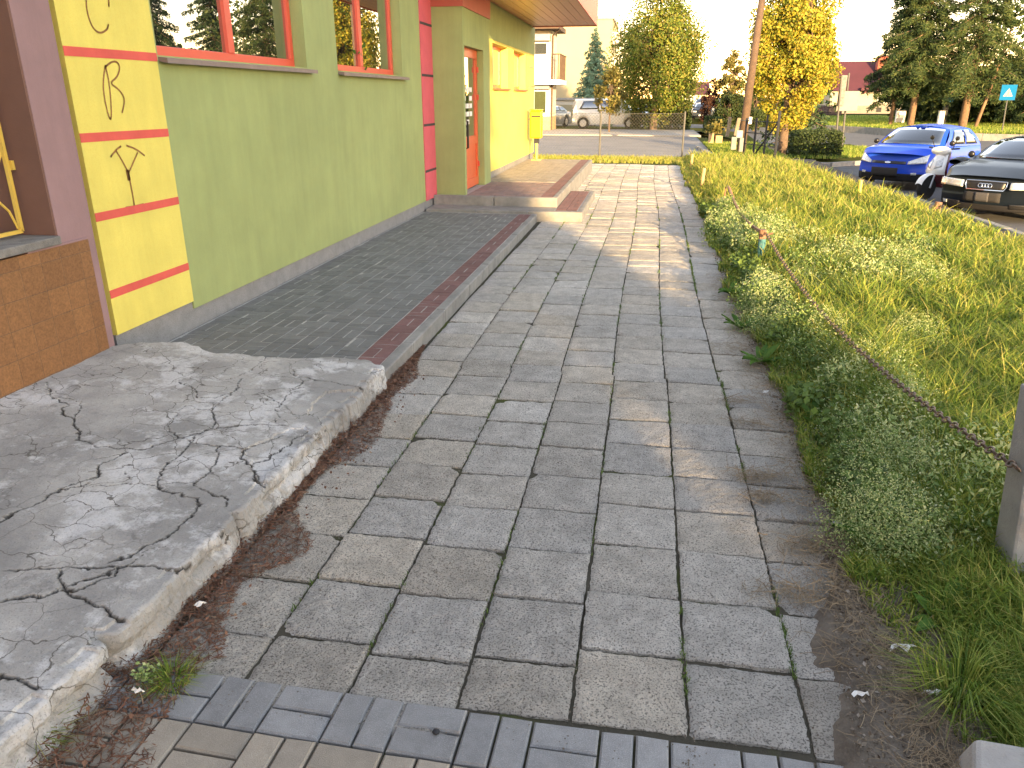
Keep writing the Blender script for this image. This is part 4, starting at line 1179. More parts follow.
for i, (px, py, lab, s) in enumerate(scraps):
    c = gp(px, py, .03); k = MB(); rr = random.Random(i + 40)
    n = 5
    vs = []
    for a in range(n):
        for b in range(3):
            vs.append((c[0] + (a / (n - 1) - .5) * s * 1.2 * (1 + .3 * rr.random()) + (b - 1) * s * .3, c[1] + (b / 2 - .5) * s * (.2 + .7 * rr.random()) + .3 * s * rr.random(), c[2] + .012 * rr.random() + (.010 if b == 1 else 0)))
    fs = [(a * 3 + b, a * 3 + b + 1, a * 3 + b + 4, a * 3 + b + 3) for a in range(n - 1) for b in range(2)]
    o = k.add(vs, fs).build('litter_scrap', M['paper'], fix=False)
    sm = o.modifiers.new('thick', 'SOLIDIFY'); sm.thickness = .0015
    tag(o, lab, 'litter', group='white scraps of litter')
c = gp(436, 732, .012); tag(MB().lathe([(.0, -.006), (.009, -.003), (.012, .001), (.009, .006), (0, .009)], (c[0], c[1], .012), 12).build('pebble', M['steel_dark'], smooth=True), 'single dark shiny pebble on a blue grey paver', 'pebble')

# ------------------------------------------------------------------ posts and chains of the verge
pc_ = thing('concrete_post', 'leaning pale concrete post at the right edge holding the chain', 'post', (1.50, 2.85, 0))
k = MB()
def taper(k, c, s0, s1, z0, z1, lean):
    vs = []
    for z, s, l in ((z0, s0, 0), (z1, s1, 1)):
        vs += [(c[0] + sx * s / 2 + lean[0] * l, c[1] + sy * s / 2 + lean[1] * l, z) for sx, sy in ((-1, -1), (1, -1), (1, 1), (-1, 1))]
    k.add(vs, [(3, 2, 1, 0), (4, 5, 6, 7)] + [(i, (i + 1) % 4, 4 + (i + 1) % 4, 4 + i) for i in range(4)])
taper(k, (1.575, 2.86), .17, .14, -.05, .80, (-.075, .02)); k.build('shaft', M['postconc'], pc_, bevel=.012)
k = MB(); taper(k, (1.585, 2.86), .23, .20, -.06, .10, (0, 0)); k.build('foot', M['postconc'], pc_, bevel=.015)
tag(MB().tube([(1.49, 2.76, .33), (1.53, 2.755, .27), (1.60, 2.75, .215), (1.68, 2.75, .19), (1.75, 2.76, .20)], .006, 6).build('cable', M['black']), 'thin black cable hanging across the concrete post below the chain', 'cable')

bp_ = thing('metal_post', 'short teal painted metal post with a bare rusty top beside the path', 'post', (1.33, 8.8, 0))
MB().tube([(1.33, 8.8, -.1), (1.32, 8.8, .33)], .040, 12).build('shaft', M['teal'], bp_)
MB().tube([(1.32, 8.8, .331), (1.32, 8.8, .43)], .041, 12).tube([(1.32, 8.8, .36), (1.42, 8.76, .40)], .012, 6).build('rusty_top', M['rust'], bp_)
def stub(name, px, py, Y, h, r, m, lab, lean=0):
    b = at(px, py, Y); o = tag(MB().tube([(b[0] + lean, b[1], b[2] - h - .3), (b[0] + lean * .5, b[1], b[2] - .5 * h), (b[0], b[1], b[2])], [r, r * 1.02, r * .95], 10).build(name, m), lab, 'post'); return o
stub('stake', 704.5, 168, 16.4, .4, .035, M['palewood'], 'pale wooden stake at the path edge before the wire fence', -.03)
stub('stake', 692.5, 154, 21.6, .4, .035, M['palewood'], 'pale stake farthest along the path edge near the fence')
stub('stake', 861, 180, 14.9, .7, .035, M['grilley'], 'thin yellow green stake standing in front of the blue car', .03)
stub('stake', 939, 202, 13.2, .5, .055, M['rust'], 'rusty stub post before the dark car carrying a chain', -.05)
b1, b2, b3 = at(721, 207, 13.8), at(728, 186, 13.8), at(737, 206, 13.7)
tag(MB().tube([b1, b1 * .5 + b2 * .5, b2 - np.array([.03, 0, .02]), b2 + np.array([.03, 0, -.02]), b3], .013, 6).build('wire_hoop', M['rust']), 'rusty bent iron hoop standing in the weeds beyond the teal post', 'hoop')

def chain(name, pts, pitch, r, lab, cat='chain'):
    """links alternate by ninety degrees along a polyline"""
    P = [Vector([float(c) for c in p]) for p in pts]
    seg = [(b - a).length for a, b in zip(P[:-1], P[1:])]; tot = sum(seg); n = int(tot / pitch)
    def pos(d):
        for s, a, b in zip(seg, P[:-1], P[1:]):
            if d <= s: return a + (b - a) * (d / s), (b - a).normalized()
            d -= s
        return P[-1], (P[-1] - P[-2]).normalized()
    k = MB()
    for i in range(n):
        c, t = pos((i + .5) * tot / n)
        u = Vector((0, 0, 1)).cross(t).normalized(); v = t.cross(u)
        w = (u * math.cos(.7) + v * math.sin(.7)) if i % 2 else (-u * math.sin(.7) + v * math.cos(.7))
        L = pitch * .74; W = pitch * .34
        loop = [c + t * (L * .5 * math.copysign(abs(math.cos(a)) ** .8, math.cos(a)) * 1.3) + w * (W * math.copysign(abs(math.sin(a)) ** .8, math.sin(a))) for a in [2 * math.pi * q / 10 for q in range(10)]]
        k.tube(loop, r, 5, closed=True)
    return tag(k.build(name, M['chain'], smooth=True), lab, cat)
def sag(a, b, s, n=24):
    a = np.array(a, float); b = np.array(b, float)
    return [a + (b - a) * t + np.array([0, 0, -4 * s * t * (1 - t)]) for t in np.linspace(0, 1, n)]
chain('chain', sag((1.35, 8.75, .40), (1.43, 2.80, .51), .19), .044, .0048, 'rusty chain sagging from the teal post to the leaning concrete post')
tag(MB().tube([(1.50 + .125 * math.cos(a) * 1.0 + .08, 2.86 + .125 * math.sin(a), .535 - .02 * math.cos(a)) for a in [q * .524 for q in range(12)]], .008, 6, closed=True).build('chain_loop', M['chain']), 'loop of rusty chain wrapped round the concrete post', 'chain')
chain('chain', sag(tuple(b2), (1.31, 8.85, .40), .12), .05, .0065, 'rusty chain running from the teal post to the bent hoop')
r1 = at(939, 204, 13.2); r2 = at(1040, 243, 11.0)
chain('chain', sag(tuple(r1), tuple(r2), .08), .06, .008, 'thin chain drooping from the rusty stub past the dark car')

kbk = thing('kerb_block', 'broken concrete kerb block in the near right corner', 'kerb block', (1.1, 1.80, 0))
MB().add([(.93, 1.70, -.05), (1.5, 1.62, -.05), (1.5, 1.82, -.05), (.95, 1.86, -.05), (.97, 1.73, .10), (1.5, 1.66, .12), (1.5, 1.79, .13), (1.0, 1.83, .13)],
         [(3, 2, 1, 0), (4, 5, 6, 7), (0, 1, 5, 4), (1, 2, 6, 5), (2, 3, 7, 6), (3, 0, 4, 7)]).build('block', M['conc'], kbk, bevel=.015)

# ------------------------------------------------------------------ wire fence, gate, pole, junk by the pole
def fence():
    t = thing('wire_fence', 'low chain link fence with thin grey posts across the end of the path', 'fence', (-1.4, 25, 0))
    x0, x1, z0, z1, Y = -3.45, 1.09, .0, 1.33, 25.0
    for x in (-3.45, -1.46, 1.08):
        MB().tube([(x, Y, -.1), (x, Y, z1 + .06)], .028, 8).build('post', M['galv'], t)
    k = MB(); c = .10; H = z1 - z0
    n = int((x1 - x0) / c)
    def wire(a, b):
        d = Vector((b[0] - a[0], 0, b[1] - a[1])).normalized(); nn = Vector((-d.z, 0, d.x)) * .0019
        k.add([(a[0] - nn.x, Y - .003, a[1] - nn.z), (a[0] + nn.x, Y - .003, a[1] + nn.z), (b[0] + nn.x, Y - .003, b[1] + nn.z), (b[0] - nn.x, Y - .003, b[1] - nn.z), (a[0], Y + .003, a[1]), (b[0], Y + .003, b[1])],
              [(0, 1, 2, 3), (1, 4, 5, 2), (4, 0, 3, 5)])
    for i in range(-int(H / c) - 1, n + 1):
        for s in (1, -1):
            xa = x0 + i * c if s > 0 else x0 + (i + H / c) * c
            xb = xa + s * H
            a, b = (xa, z0), (xb, z1)
            # clip to [x0,x1]
            def clip(a, b):
                (ax, az), (bx, bz) = a, b
                for lim, sg in ((x0, 1), (x1, -1)):
                    if sg * (ax - lim) < 0 and sg * (bx - lim) < 0: return None
                    if sg * (ax - lim) < 0: f = (lim - ax) / (bx - ax); ax, az = lim, az + f * (bz - az)
                    if sg * (bx - lim) < 0: f = (lim - ax) / (bx - ax); bx, bz = lim, az + f * (bz - az)
                return (ax, az), (bx, bz)
            r = clip(a, b)
            if r and abs(r[0][0] - r[1][0]) > .01: wire(*r)
    k.build('mesh', M['galv'], t, fix=False)
    for z in (z1, .66): MB().tube([(x0, Y, z), (x1, Y, z)], .006, 5).build('line_wire', M['galv'], t)
fence()

def gate():
    t = thing('steel_gate', 'open dark steel gate leaf with diagonal brace and upright bars', 'gate', (3.2, 24, 0))
    ps = [(at(747, 118, 25.6), .03), (at(757, 118, 25.0), .035), (at(768, 115, 24.4), .03), (at(780, 111, 23.8), .04)]
    for p, r in ps: MB().tube([(p[0], p[1], -.1), (p[0], p[1], p[2])], r, 6).build('upright', M['steel_dark'], t)
    a, b = ps[1][0], ps[3][0]
    MB().tube([(a[0], a[1], .1), (b[0], b[1], 1.15)], .025, 6).build('brace', M['steel_dark'], t)
    a = ps[0][0]
    for z in (.12, .45, .78, 1.12): MB().tube([(a[0], a[1], z), (b[0], b[1], z)], .013, 6).build('rail', M['steel_dark'], t)
gate()
p0 = at(741, 148, 28.0); p1 = at(765, -22, 28.6)
up = thing('utility_pole', 'leaning weathered wooden utility pole beside the steel gate', 'utility pole', (p0[0], p0[1], -.1))
MB().tube([(p0[0], p0[1], -.2), tuple(p0 * .5 + p1 * .5), tuple(p1 + (p1 - p0) * .03)], [.15, .125, .10], 12).build('pole', M['wood'], up, smooth=True)
MB().obox(p1 - np.array([0, 0, .25]), (1.1, .09, .1)).build('crossarm', M['wood'], up)
q = p0 + (p1 - p0) * .17
MB().obox((q[0] + .16, q[1] - .1, q[2]), (.1, .12, .22)).build('meter_box', M['white'], up)
MB().tube([(q[0] + .15 * math.cos(a), q[1] + .15 * math.sin(a), q[2]) for a in [k * .524 for k in range(12)]], .012, 5, closed=True).build('band', M['galv'], up)
for k in (-.45, 0, .45): MB().lathe([(.03, 0), (.05, .05), (.02, .12)], (p1[0] + k, p1[1], p1[2] - .2), 10).build('insulator', M['white'], up)
far_top = at(655, 66, 95)
fp = thing('utility_pole', 'far wooden utility pole hidden behind the big maple', 'utility pole', (far_top[0], 95, 0))
MB().tube([(far_top[0], 95, -.2), (far_top[0], 95, far_top[2] + .2)], [.15, .1], 8).build('pole', M['wood'], fp)
MB().box(far_top[0] - .6, far_top[0] + .6, 94.95, 95.05, far_top[2] - .2, far_top[2] - .1).build('crossarm', M['wood'], fp)
for k, lab in ((-.45, 'leftmost of three overhead wires between the wooden poles'), (0, 'middle one of three overhead wires between the wooden poles'), (.45, 'rightmost of three overhead wires between the wooden poles')):
    tag(MB().tube(sag((p1[0] + k, p1[1], p1[2] - .06), (far_top[0] + k, 95, far_top[2]), .5, 16), .009, 5).build('overhead_wire', M['black']), lab, 'wire', 'overhead wires')

# planters and stone slabs by the pole
def planter(px0, px1, py0, py1, Y, lab, h=None):
    a = at(px0, py1, Y); b = at(px1, py0, Y); t = thing('planter_box', lab, 'planter', ((a[0] + b[0]) / 2, Y, a[2]))
    k = MB(); n = 4; w = (b[0] - a[0])
    for i in range(n): k.box(a[0] + i * w / n, a[0] + (i + 1) * w / n - .01, Y, Y + .03, a[2], b[2])
    k.box(a[0], b[0] - .01, Y + .4, Y + .43, a[2], b[2]); k.box(a[0], a[0] + .03, Y + .031, Y + .399, a[2], b[2]); k.box(b[0] - .04, b[0] - .01, Y + .031, Y + .399, a[2], b[2])
    k.build('boards', M['palewood'], t)
    MB().box(a[0] + .03, b[0] - .04, Y + .03, Y + .4, a[2], b[2] - .06).build('soil', M['soil'], t)
    return a, b
a, b = planter(709, 714.5, 132.5, 143, 31, 'narrow pale wooden planter box with a leafy plant in it')
pc = np.array([(a[0] + b[0]) / 2 + .1, 31.2, b[2] + .15]) + RNG.normal(size=(260, 3)) * (.17, .12, .12)
pp = thing('potted_plant', 'leafy green plant growing in the narrow wooden planter', 'plant', ((a[0] + b[0]) / 2 + .1, 31.2, b[2] - .06))
link_mesh('foliage', leaf_mesh('foliage', pc, np.full(260, .11)), M['oliveleaf'], pp)
MB().tube([((a[0] + b[0]) / 2, 31.2, b[2] - .06), ((a[0] + b[0]) / 2 + .1, 31.2, b[2] + .2)], .015, 6).build('stem', M['bark'], pp)
planter(715.5, 723, 136, 143, 31, 'wider low wooden planter box beside the narrow one')
def slabthing(px0, px1, py0, py1, Y, lab, m, tilt=0, name='stone_slab'):
    a = at(px0, py1, Y); b = at(px1, py0, Y)
    k = MB().obox(((a[0] + b[0]) / 2, Y, (a[2] + b[2]) / 2), (b[0] - a[0], .12, b[2] - a[2]), (R(-6), tilt, 0))
    return tag(k.build(name, m, bevel=.02), lab, 'slab', 'concrete pieces stacked by the pole')
slabthing(726, 731.5, 117, 137, 29.2, 'tall tan concrete slab leaning left of the pole', M['tanstone'], R(5))
slabthing(734.5, 740, 118, 136, 29.1, 'second tan slab leaning between its taller twin and the pole', M['tanstone'], R(8))
slabthing(736, 743, 130.5, 138, 27.4, 'small white block resting on top of the two pale blocks', M['postconc'])
slabthing(730.5, 737, 137, 150, 27.2, 'pale grey block, left one of the pair under the white block', M['palestone'])
slabthing(738.5, 745, 138, 152, 27.0, 'pale grey block, right one of the pair nearest the pole', M['palestone'])

# ------------------------------------------------------------------ traffic signs
def sign_pair():
    t = thing('direction_sign', 'pair of pale poles carrying two road sign boards seen from behind', 'road sign', (7, 31, ROAD))
    a0, a1 = at(835, 152, 31), at(841.5, 76, 31); b0, b1 = at(842, 148, 31.6), at(849, 73, 31.6)
    for p, q in ((a0, a1), (b0, b1)): MB().tube([(p[0], p[1], ROAD), tuple(q)], .035, 8).build('pole', M['galv'], t)
    c0, c1 = at(838.5, 106, 30.95), at(849, 75, 30.95)
    MB().box(c0[0], c1[0], 31.12, 31.15, c0[2], c1[2]).build('sign_board', M['stone'], t, bevel=.01)
    c0, c1 = at(836, 111, 31.2), at(860, 91, 31.2)
    MB().box(c0[0], c1[0], 31.2, 31.23, c0[2], c1[2]).build('sign_board', M['palesign'], t, bevel=.01)
sign_pair()
def crossing_sign(px0, py0, px1, py1, Y, lab, w, show=True):
    a, b = at(px0, py0, Y), at(px1, py1, Y); t = thing('crossing_sign', lab, 'road sign', (a[0], Y, 0))
    MB().tube([(a[0], Y, -.1), (b[0], Y, b[2] + w * .5)], .035, 8).build('pole', M['galv'], t)
    tilt = .08
    MB().box(b[0] - w / 2, b[0] + w / 2, Y - .06, Y - .04, b[2] - w / 2, b[2] + w / 2).build('sign_plate', M['signblue'], t, bevel=.006)
    s = w * .31
    MB().extrude([(b[0] - s, Y - .066, b[2] - s * .8), (b[0] + s, Y - .066, b[2] - s * .8), (b[0], Y - .066, b[2] + s * .9)], (0, .004, 0)).build('white_triangle', M['palepave'], t)
    k = MB(); c = (b[0], b[2] - .05); yv = Y - .07; u = w * .12
    k.extrude([(c[0] - u * .3, yv, c[1]), (c[0] + u * .3, yv, c[1]), (c[0] + u * .3, yv, c[1] + u * 1.3), (c[0] - u * .3, yv, c[1] + u * 1.3)], (0, .003, 0))
    k.extrude([(c[0] - u * .3, yv, c[1]), (c[0] + u * .0, yv, c[1]), (c[0] - u * .6, yv, c[1] - u * 1.5), (c[0] - u * .95, yv, c[1] - u * 1.5)], (0, .003, 0))
    k.extrude([(c[0] + u * .0, yv, c[1]), (c[0] + u * .3, yv, c[1]), (c[0] + u * .95, yv, c[1] - u * 1.5), (c[0] + u * .6, yv, c[1] - u * 1.5)], (0, .003, 0))
    k.extrude([(c[0] + u * .32 * math.cos(q), yv, c[1] + u * 1.7 + u * .32 * math.sin(q)) for q in [j * .785 for j in range(8)]], (0, .003, 0))
    k.build('walking_figure', M['black'], t)
crossing_sign(1002, 132, 1008, 92.5, 48, 'blue square pedestrian crossing sign on a slanting grey pole across the road', .78)

# ------------------------------------------------------------------ trees
def limbs(k, base, top, crown_pts, r, n=6):
    for c in crown_pts:
        t = random.uniform(.25, .9); a = Vector(base).lerp(Vector(top), t); c = Vector(c)
        m = a.lerp(c, .5) + Vector((random.uniform(-.2, .2), random.uniform(-.2, .2), random.uniform(-.1, .25))) * (c - a).length * .25
        k.tube([a, m, c], [r * .35, r * .22, r * .06], 5, cap=False)

def broad_tree(name, lab, base, H, crown0, prof, n, leaf, m, bark='bark', r=.15, clumps=70, seed=1, group=None, lean=(0, 0), tight=.32, cat='tree'):
    """prof: list of (t, radius) up the crown from crown0 to H"""
    rng = np.random.default_rng(seed); random.seed(seed)
    base = Vector([float(c) for c in base]); t = thing(name, lab, cat, tuple(base), group=group)
    ts = np.array([p[0] for p in prof]); rs = np.array([p[1] for p in prof])
    tt = rng.random(clumps * 3); rad = np.interp(tt, ts, rs)
    keep = rng.random(len(tt)) < (rad / rs.max()) ** 1.3; tt = tt[keep][:clumps]; rad = rad[keep][:clumps]
    an = rng.random(len(tt)) * 6.283; rr = rad * (.35 + .6 * rng.random(len(tt)) ** .5)
    C = np.stack([base.x + lean[0] * tt + np.cos(an) * rr, base.y + lean[1] * tt + np.sin(an) * rr, base.z + crown0 + tt * (H - crown0)], 1)
    sz = rs.max() * tight * (.55 + .7 * rng.random(len(C)))
    wgt = sz ** 2; idx = rng.choice(len(C), n, p=wgt / wgt.sum())
    q = rng.normal(size=(n, 3)); q /= np.linalg.norm(q, axis=1)[:, None]; q *= (rng.random((n, 1)) ** .4)
    P = C[idx] + q * sz[idx][:, None] * (1, 1, .8)
    out = P - np.array([base.x, base.y, base.z + (crown0 + H) / 2]); out /= np.linalg.norm(out, axis=1)[:, None] + 1e-6
    link_mesh('crown', leaf_mesh('crown', P, np.full(n, leaf), nrm=out * .8 + np.array([0, 0, .35]), rng=rng), m, t)
    k = MB(); top = (base.x + lean[0] * .8, base.y + lean[1] * .8, base.z + H * .85)
    k.tube([(base.x, base.y, base.z - .2), (base.x, base.y, base.z + crown0 * .6), top], [r * 1.25, r, r * .2], 9)
    limbs(k, (base.x, base.y, base.z + crown0 * .5), top, [tuple(c) for c in C[::2]], r)
    k.build('trunk', M[bark], t, smooth=True)
    return t

def conifer(name, lab, base, H, z0, R0, n_whorl, m, bark='bark', r=.18, leaf=.22, dens=26, asp=.75, droop=.35, seed=1, group=None, lean=(0, 0), taper=1.0, stub=0):
    rng = np.random.default_rng(seed); random.seed(seed)
    base = Vector([float(c) for c in base]); t = thing(name, lab, 'tree', tuple(base), group=group)
    P = []; Nn = []; k = MB()
    k.tube([(base.x, base.y, base.z - .2), (base.x + lean[0] * .5, base.y + lean[1] * .5, base.z + H * .5), (base.x + lean[0], base.y + lean[1], base.z + H)], [r * 1.2, r * .8, .02], 10)
    for w in range(n_whorl):
        f = w / (n_whorl - 1); z = z0 + (H - z0) * f ** .95
        L = R0 * ((1 - f) ** taper * .95 + .05) * (1 if f > .08 else .75 + .25 * f / .08)
        nb = max(4, int(7 - 2 * f)); a0 = rng.random() * 6.28
        for b in range(nb):
            a = a0 + b * 6.283 / nb + rng.normal(0, .25); Lb = L * (.6 + .55 * rng.random()); dr = droop * (.6 + .8 * rng.random())
            zz = z + rng.normal(0, (H - z0) / n_whorl * .3)
            ox, oy = base.x + lean[0] * zz / H, base.y + lean[1] * zz / H
            m_ = max(6, int(dens * Lb))
            s = rng.random(m_) ** .8
            wid = .28 * Lb * (1 - s * .75) * rng.normal(0, .8, m_)
            px = ox + math.cos(a) * Lb * s - math.sin(a) * wid; py = oy + math.sin(a) * Lb * s + math.cos(a) * wid
            pz = base.z + zz - dr * Lb * s ** 1.4 + .12 * Lb * np.clip(s - .75, 0, 1) - np.abs(rng.normal(0, .10, m_)) * (1 + Lb * .3)
            P.append(np.stack([px, py, pz], 1)); Nn.append(np.tile([math.cos(a) * .5, math.sin(a) * .5, .8], (m_, 1)))
            if Lb > .8: k.tube([(ox, oy, base.z + zz), (ox + math.cos(a) * Lb * .8, oy + math.sin(a) * Lb * .8, base.z + zz - dr * Lb * .7)], [.035, .01], 4, cap=False)
    P = np.concatenate(P); Nn = np.concatenate(Nn)
    link_mesh('crown', leaf_mesh('crown', P, np.full(len(P), leaf), nrm=Nn * .7, aspect=asp, rng=rng), m, t)
    k.build('trunk', M[bark], t, smooth=True)
    return t

def hedge(name, lab, x0, x1, y0, y1, z0, z1, n, leaf, m, seed=1, cat='hedge'):
    """clipped hedge: leaves over a box shell and inside it, on a stem frame"""
    rng = np.random.default_rng(seed); t = thing(name, lab, cat, ((x0 + x1) / 2, (y0 + y1) / 2, z0))
    u = rng.random((n, 3)); ax = rng.integers(0, 3, n); sd = rng.integers(0, 2, n)
    inn = rng.random(n) < .75
    for i in range(3):
        msk = inn & (ax == i); u[msk, i] = np.clip(sd[msk] + rng.normal(0, .035, msk.sum()), -.05, 1.05)
    P = np.array([x0, y0, z0]) + u * np.array([x1 - x0, y1 - y0, z1 - z0])
    P += (VN.fbm(P[:, :1] * 2.3, P[:, 2:3] * 2.3 + P[:, 1:2])) * .16 * (z1 - z0)
    link_mesh('foliage', leaf_mesh('foliage', P, np.full(n, leaf), rng=rng), m, t)
    k = MB()
    nn = max(3, int((x1 - x0) / .6))
    for i in range(nn):
        x = x0 + (i + .5) * (x1 - x0) / nn; y = (y0 + y1) / 2
        k.tube([(x, y, z0 - .1), (x + random.uniform(-.1, .1), y, z0 + (z1 - z0) * .8)], [.03, .012], 5)
    k.build('stems', M['bark'], t)
    return t

b = at(650, 130, 48); broad_tree('maple_tree', 'large rounded maple with green and russet leaves behind the wire fence', (.3, 48, -.05), 8.2, .9,
    [(0, 1.0), (.12, 2.3), (.3, 2.75), (.5, 2.6), (.68, 1.75), (.85, 1.25), (1, .3)], 42000, .125, M['maple'], r=.2, clumps=200, seed=3)
broad_tree('young_tree', 'slim young olive leaved tree behind the second fence post', (-2.1, 44, -.05), 3.3, 1.05, [(0, .4), (.25, .85), (.6, .75), (1, .12)], 3200, .13, M['oliveleaf'], r=.05, clumps=60, seed=5, tight=.3)
conifer('blue_spruce', 'pale blue green spruce against the cream apartment block', (-4.1, 60, -.05), 6.4, .4, 2.3, 24, M['paleconifer'], leaf=.21, dens=95, asp=.5, taper=.85, seed=6, droop=.25)
broad_tree('golden_tree', 'tall cone shaped tree with golden yellow leaves beside the utility pole', (5.0, 31, -.1), 8.4, .75,
    [(0, .25), (.06, .6), (.2, 1.5), (.4, 1.55), (.6, 1.2), (.8, .8), (1, .15)], 42000, .10, M['yellowtree'], r=.16, clumps=260, seed=8, tight=.26)
conifer('dark_fir', 'dark green fir standing close behind the golden tree', (6.4, 36, -.1), 6.2, .3, 1.9, 18, M['spruce'], leaf=.2, dens=34, seed=9)
# trees and shrubs along the street behind the gate
broad_tree('poplar_tree', 'slender light green poplar rising left of the utility pole', (5.75, 60, 0), 5.2, .4, [(0, .8), (.3, 1.1), (.7, .8), (1, .1)], 5000, .17, M['oliveleaf'], r=.12, clumps=70, seed=12)
broad_tree('copper_shrub', 'dark copper leaved shrub at the left of the far trees', (4.5, 62, 0), 2.9, .3, [(0, .5), (.4, .85), (1, .2)], 2400, .15, M['purple'], r=.07, clumps=40, seed=13, cat='shrub')
broad_tree('yew_shrub', 'rounded dark green yew behind the stacked slabs', (4.75, 50, 0), 2.2, .1, [(0, .7), (.4, .95), (1, .3)], 3600, .13, M['darkhedge'], r=.08, clumps=60, seed=14, cat='shrub')
broad_tree('laurel_shrub', 'broad dark laurel bush under the poplar', (6.5, 52, 0), 2.5, .1, [(0, .9), (.4, 1.3), (1, .4)], 4200, .14, M['darkhedge'], r=.08, clumps=60, seed=15, cat='shrub')
conifer('thuja_tree', 'tall olive thuja between poplar and utility pole', (7.5, 58, 0), 4.6, .2, 1.0, 16, M['sprucelit'], leaf=.2, dens=40, seed=16, droop=.1)
hedge('dark_hedge', 'dark clipped hedge behind the chain link fence under the maple', -.9, 2.3, 48.3, 49.2, -.05, 1.55, 5200, .15, M['darkhedge'], 17)
hedge('low_hedge', 'low dark hedge patch at the far end of the lawn', 3.0, 3.9, 44, 44.8, 0, .8, 900, .12, M['darkhedge'], 18)
h0 = gp(795, 157, 0); hedge('box_hedge', 'low square clipped hedge on the grass island before the signs', 4.72, 6.05, 26.5, 27.9, -.02, .74, 7000, .07, M['darkhedge'], 19)

# spruces across the road
sg = 'spruces on the far verge'
sp = [((15.9, 57, 0), 13, 2.0, 2.0, 'spruce', 'dark spruce with low boughs in front of the maroon roofed house', 31, .16, 2.6),
      ((16.7, 55.5, 0), 14, 2.6, 3.0, 'sprucelit', 'spruce with a bare lit trunk, left of the two with high crowns', 32, .26, 3.4),
      ((19.3, 54, 0), 15, 2.7, 3.4, 'sprucelit', 'largest spruce with a thick pale trunk beside a thin leaning one', 33, .30, 3.6),
      ((24.0, 55.5, 0), 13.5, 1.6, 2.9, 'spruce', 'dark spruce behind the blue crossing sign at the right edge', 35, .2, 3),
      ((28.5, 55.0, 0), 13, 1.4, 3.0, 'spruce', 'dark spruce standing just outside the view beside the crossing sign', 36, .2, 3),
      ((33.5, 54.0, 0), 14, 1.4, 3.2, 'spruce', 'dark spruce mirrored in the shop windows, nearer the crossing sign', 37, .2, 3),
      ((39.0, 55.0, 0), 14, 1.2, 3.2, 'spruce', 'dark spruce mirrored in the shop windows, farther from the crossing sign', 38, .2, 3)]
for base, H, z0, R0, mm, lab, sd, r, _ in sp:
    conifer('spruce_tree', lab, base, H, z0, R0, 30, M[mm], bark='barklit', r=r * .68, leaf=.25, dens=120, asp=.30, droop=.38, seed=sd, group=sg, taper=.75)
t = thing('thin_trunk', 'thin pale leaning tree trunk beside the largest spruce', 'tree', (20.0, 53.9, 0))
MB().tube([(20.0, 53.9, -.1), (20.5, 53.9, 2.6), (21.0, 54, 6)], [.11, .09, .05], 8).build('trunk', M['barklit'], t, smooth=True)
pc = np.array([21.0, 54, 6.0]) + RNG.normal(size=(900, 3)) * (1.0, 1.0, 1.2); link_mesh('crown', leaf_mesh('crown', pc, np.full(900, .26)), M['sprucelit'], t)
conifer('spruce_tree', 'distant spruce rising behind the maroon roof', (23.8, 118, 0), 9.6, .5, 3.4, 18, M['sprucelit'], leaf=.4, dens=14, seed=40, group=sg)
# dark thicket behind the spruces
rng = np.random.default_rng(50); n = 26000
x = rng.uniform(19, 52, n); y = 61 + rng.random(n) * 9; hh = 2.6 + 1.4 * VN.fbm(x * .5, y * .1) * 2 + np.clip((x - 19) * .25, 0, 3)
z = rng.random(n) ** .7 * hh
tag(link_mesh('thicket', leaf_mesh('thicket', np.stack([x, y, z], 1), np.full(n, .42), rng=rng), M['darkhedge']), 'dark undergrowth and bushes massed behind the spruces', 'undergrowth', kind='stuff')
n = 110000
x = rng.uniform(8, 45, n); y = 43 + rng.random(n) ** 1.2 * 42
edge_y = np.interp(x, [10.3, 13.5, 15.8, 23, 40, 72], [59.5, 53.5, 46, 42.2, 45.2, 48.5]) + .2
k_ = (y > edge_y) & (x > 10.3 - (y - 59.5) * .45); x, y = x[k_], y[k_]; n = len(x)
hh = .08 + .1 * rng.random(n); la = rng.random(n) * 6.28
tag(link_mesh('verge_grass', blades('verge_grass', np.stack([x, y, np.zeros(n)], 1), hh, np.full(n, .035), np.stack([np.cos(la), np.sin(la)], 1) * .05, .1 * rng.random(n), rng), M['grass']), 'short mown grass on the far verge beneath the spruces', 'grass', kind='stuff')
n = 9000
x = rng.uniform(2.3, 4.4, n); y = 25.2 + rng.random(n) * 9
x2 = rng.uniform(4.5, 8.2, n); y2 = 25 + rng.random(n) * 7.5
poly = np.array(isl); ins = np.zeros(n, bool)
for i in range(len(poly)):
    (xa, ya), (xb, yb) = poly[i], poly[(i + 1) % len(poly)]
    ins ^= ((ya > y2) != (yb > y2)) & (x2 < (xb - xa) * (y2 - ya) / (yb - ya + 1e-9) + xa)
X = np.concatenate([x, x2[ins]]); Y = np.concatenate([y, y2[ins]]); n = len(X); la = rng.random(n) * 6.28
tag(link_mesh('lawn_grass', blades('lawn_grass', np.stack([X, Y, np.full(n, -.02)], 1), .07 + .08 * rng.random(n), np.full(n, .02), np.stack([np.cos(la), np.sin(la)], 1) * .04, .1 * rng.random(n), rng), M['grass']), 'short lawn grass by the gate and around the clipped hedge', 'grass', kind='stuff')
# golden shrubs on the verge that show in the window reflections
for (x, y, h, lab, sd) in ((25.5, 46.5, 3.2, 'golden cypress shrub outside the view, nearer the crossing sign', 61), (30.5, 46.5, 2.6, 'golden cypress shrub outside the view, farther from the crossing sign', 62), (21.8, 44.6, 2.0, 'x', 63))[:2]:
    conifer('golden_cypress', lab, (x, y, 0), h, .1, .8, 12, M['yellowtree'], leaf=.16, dens=40, seed=sd, droop=-.3)

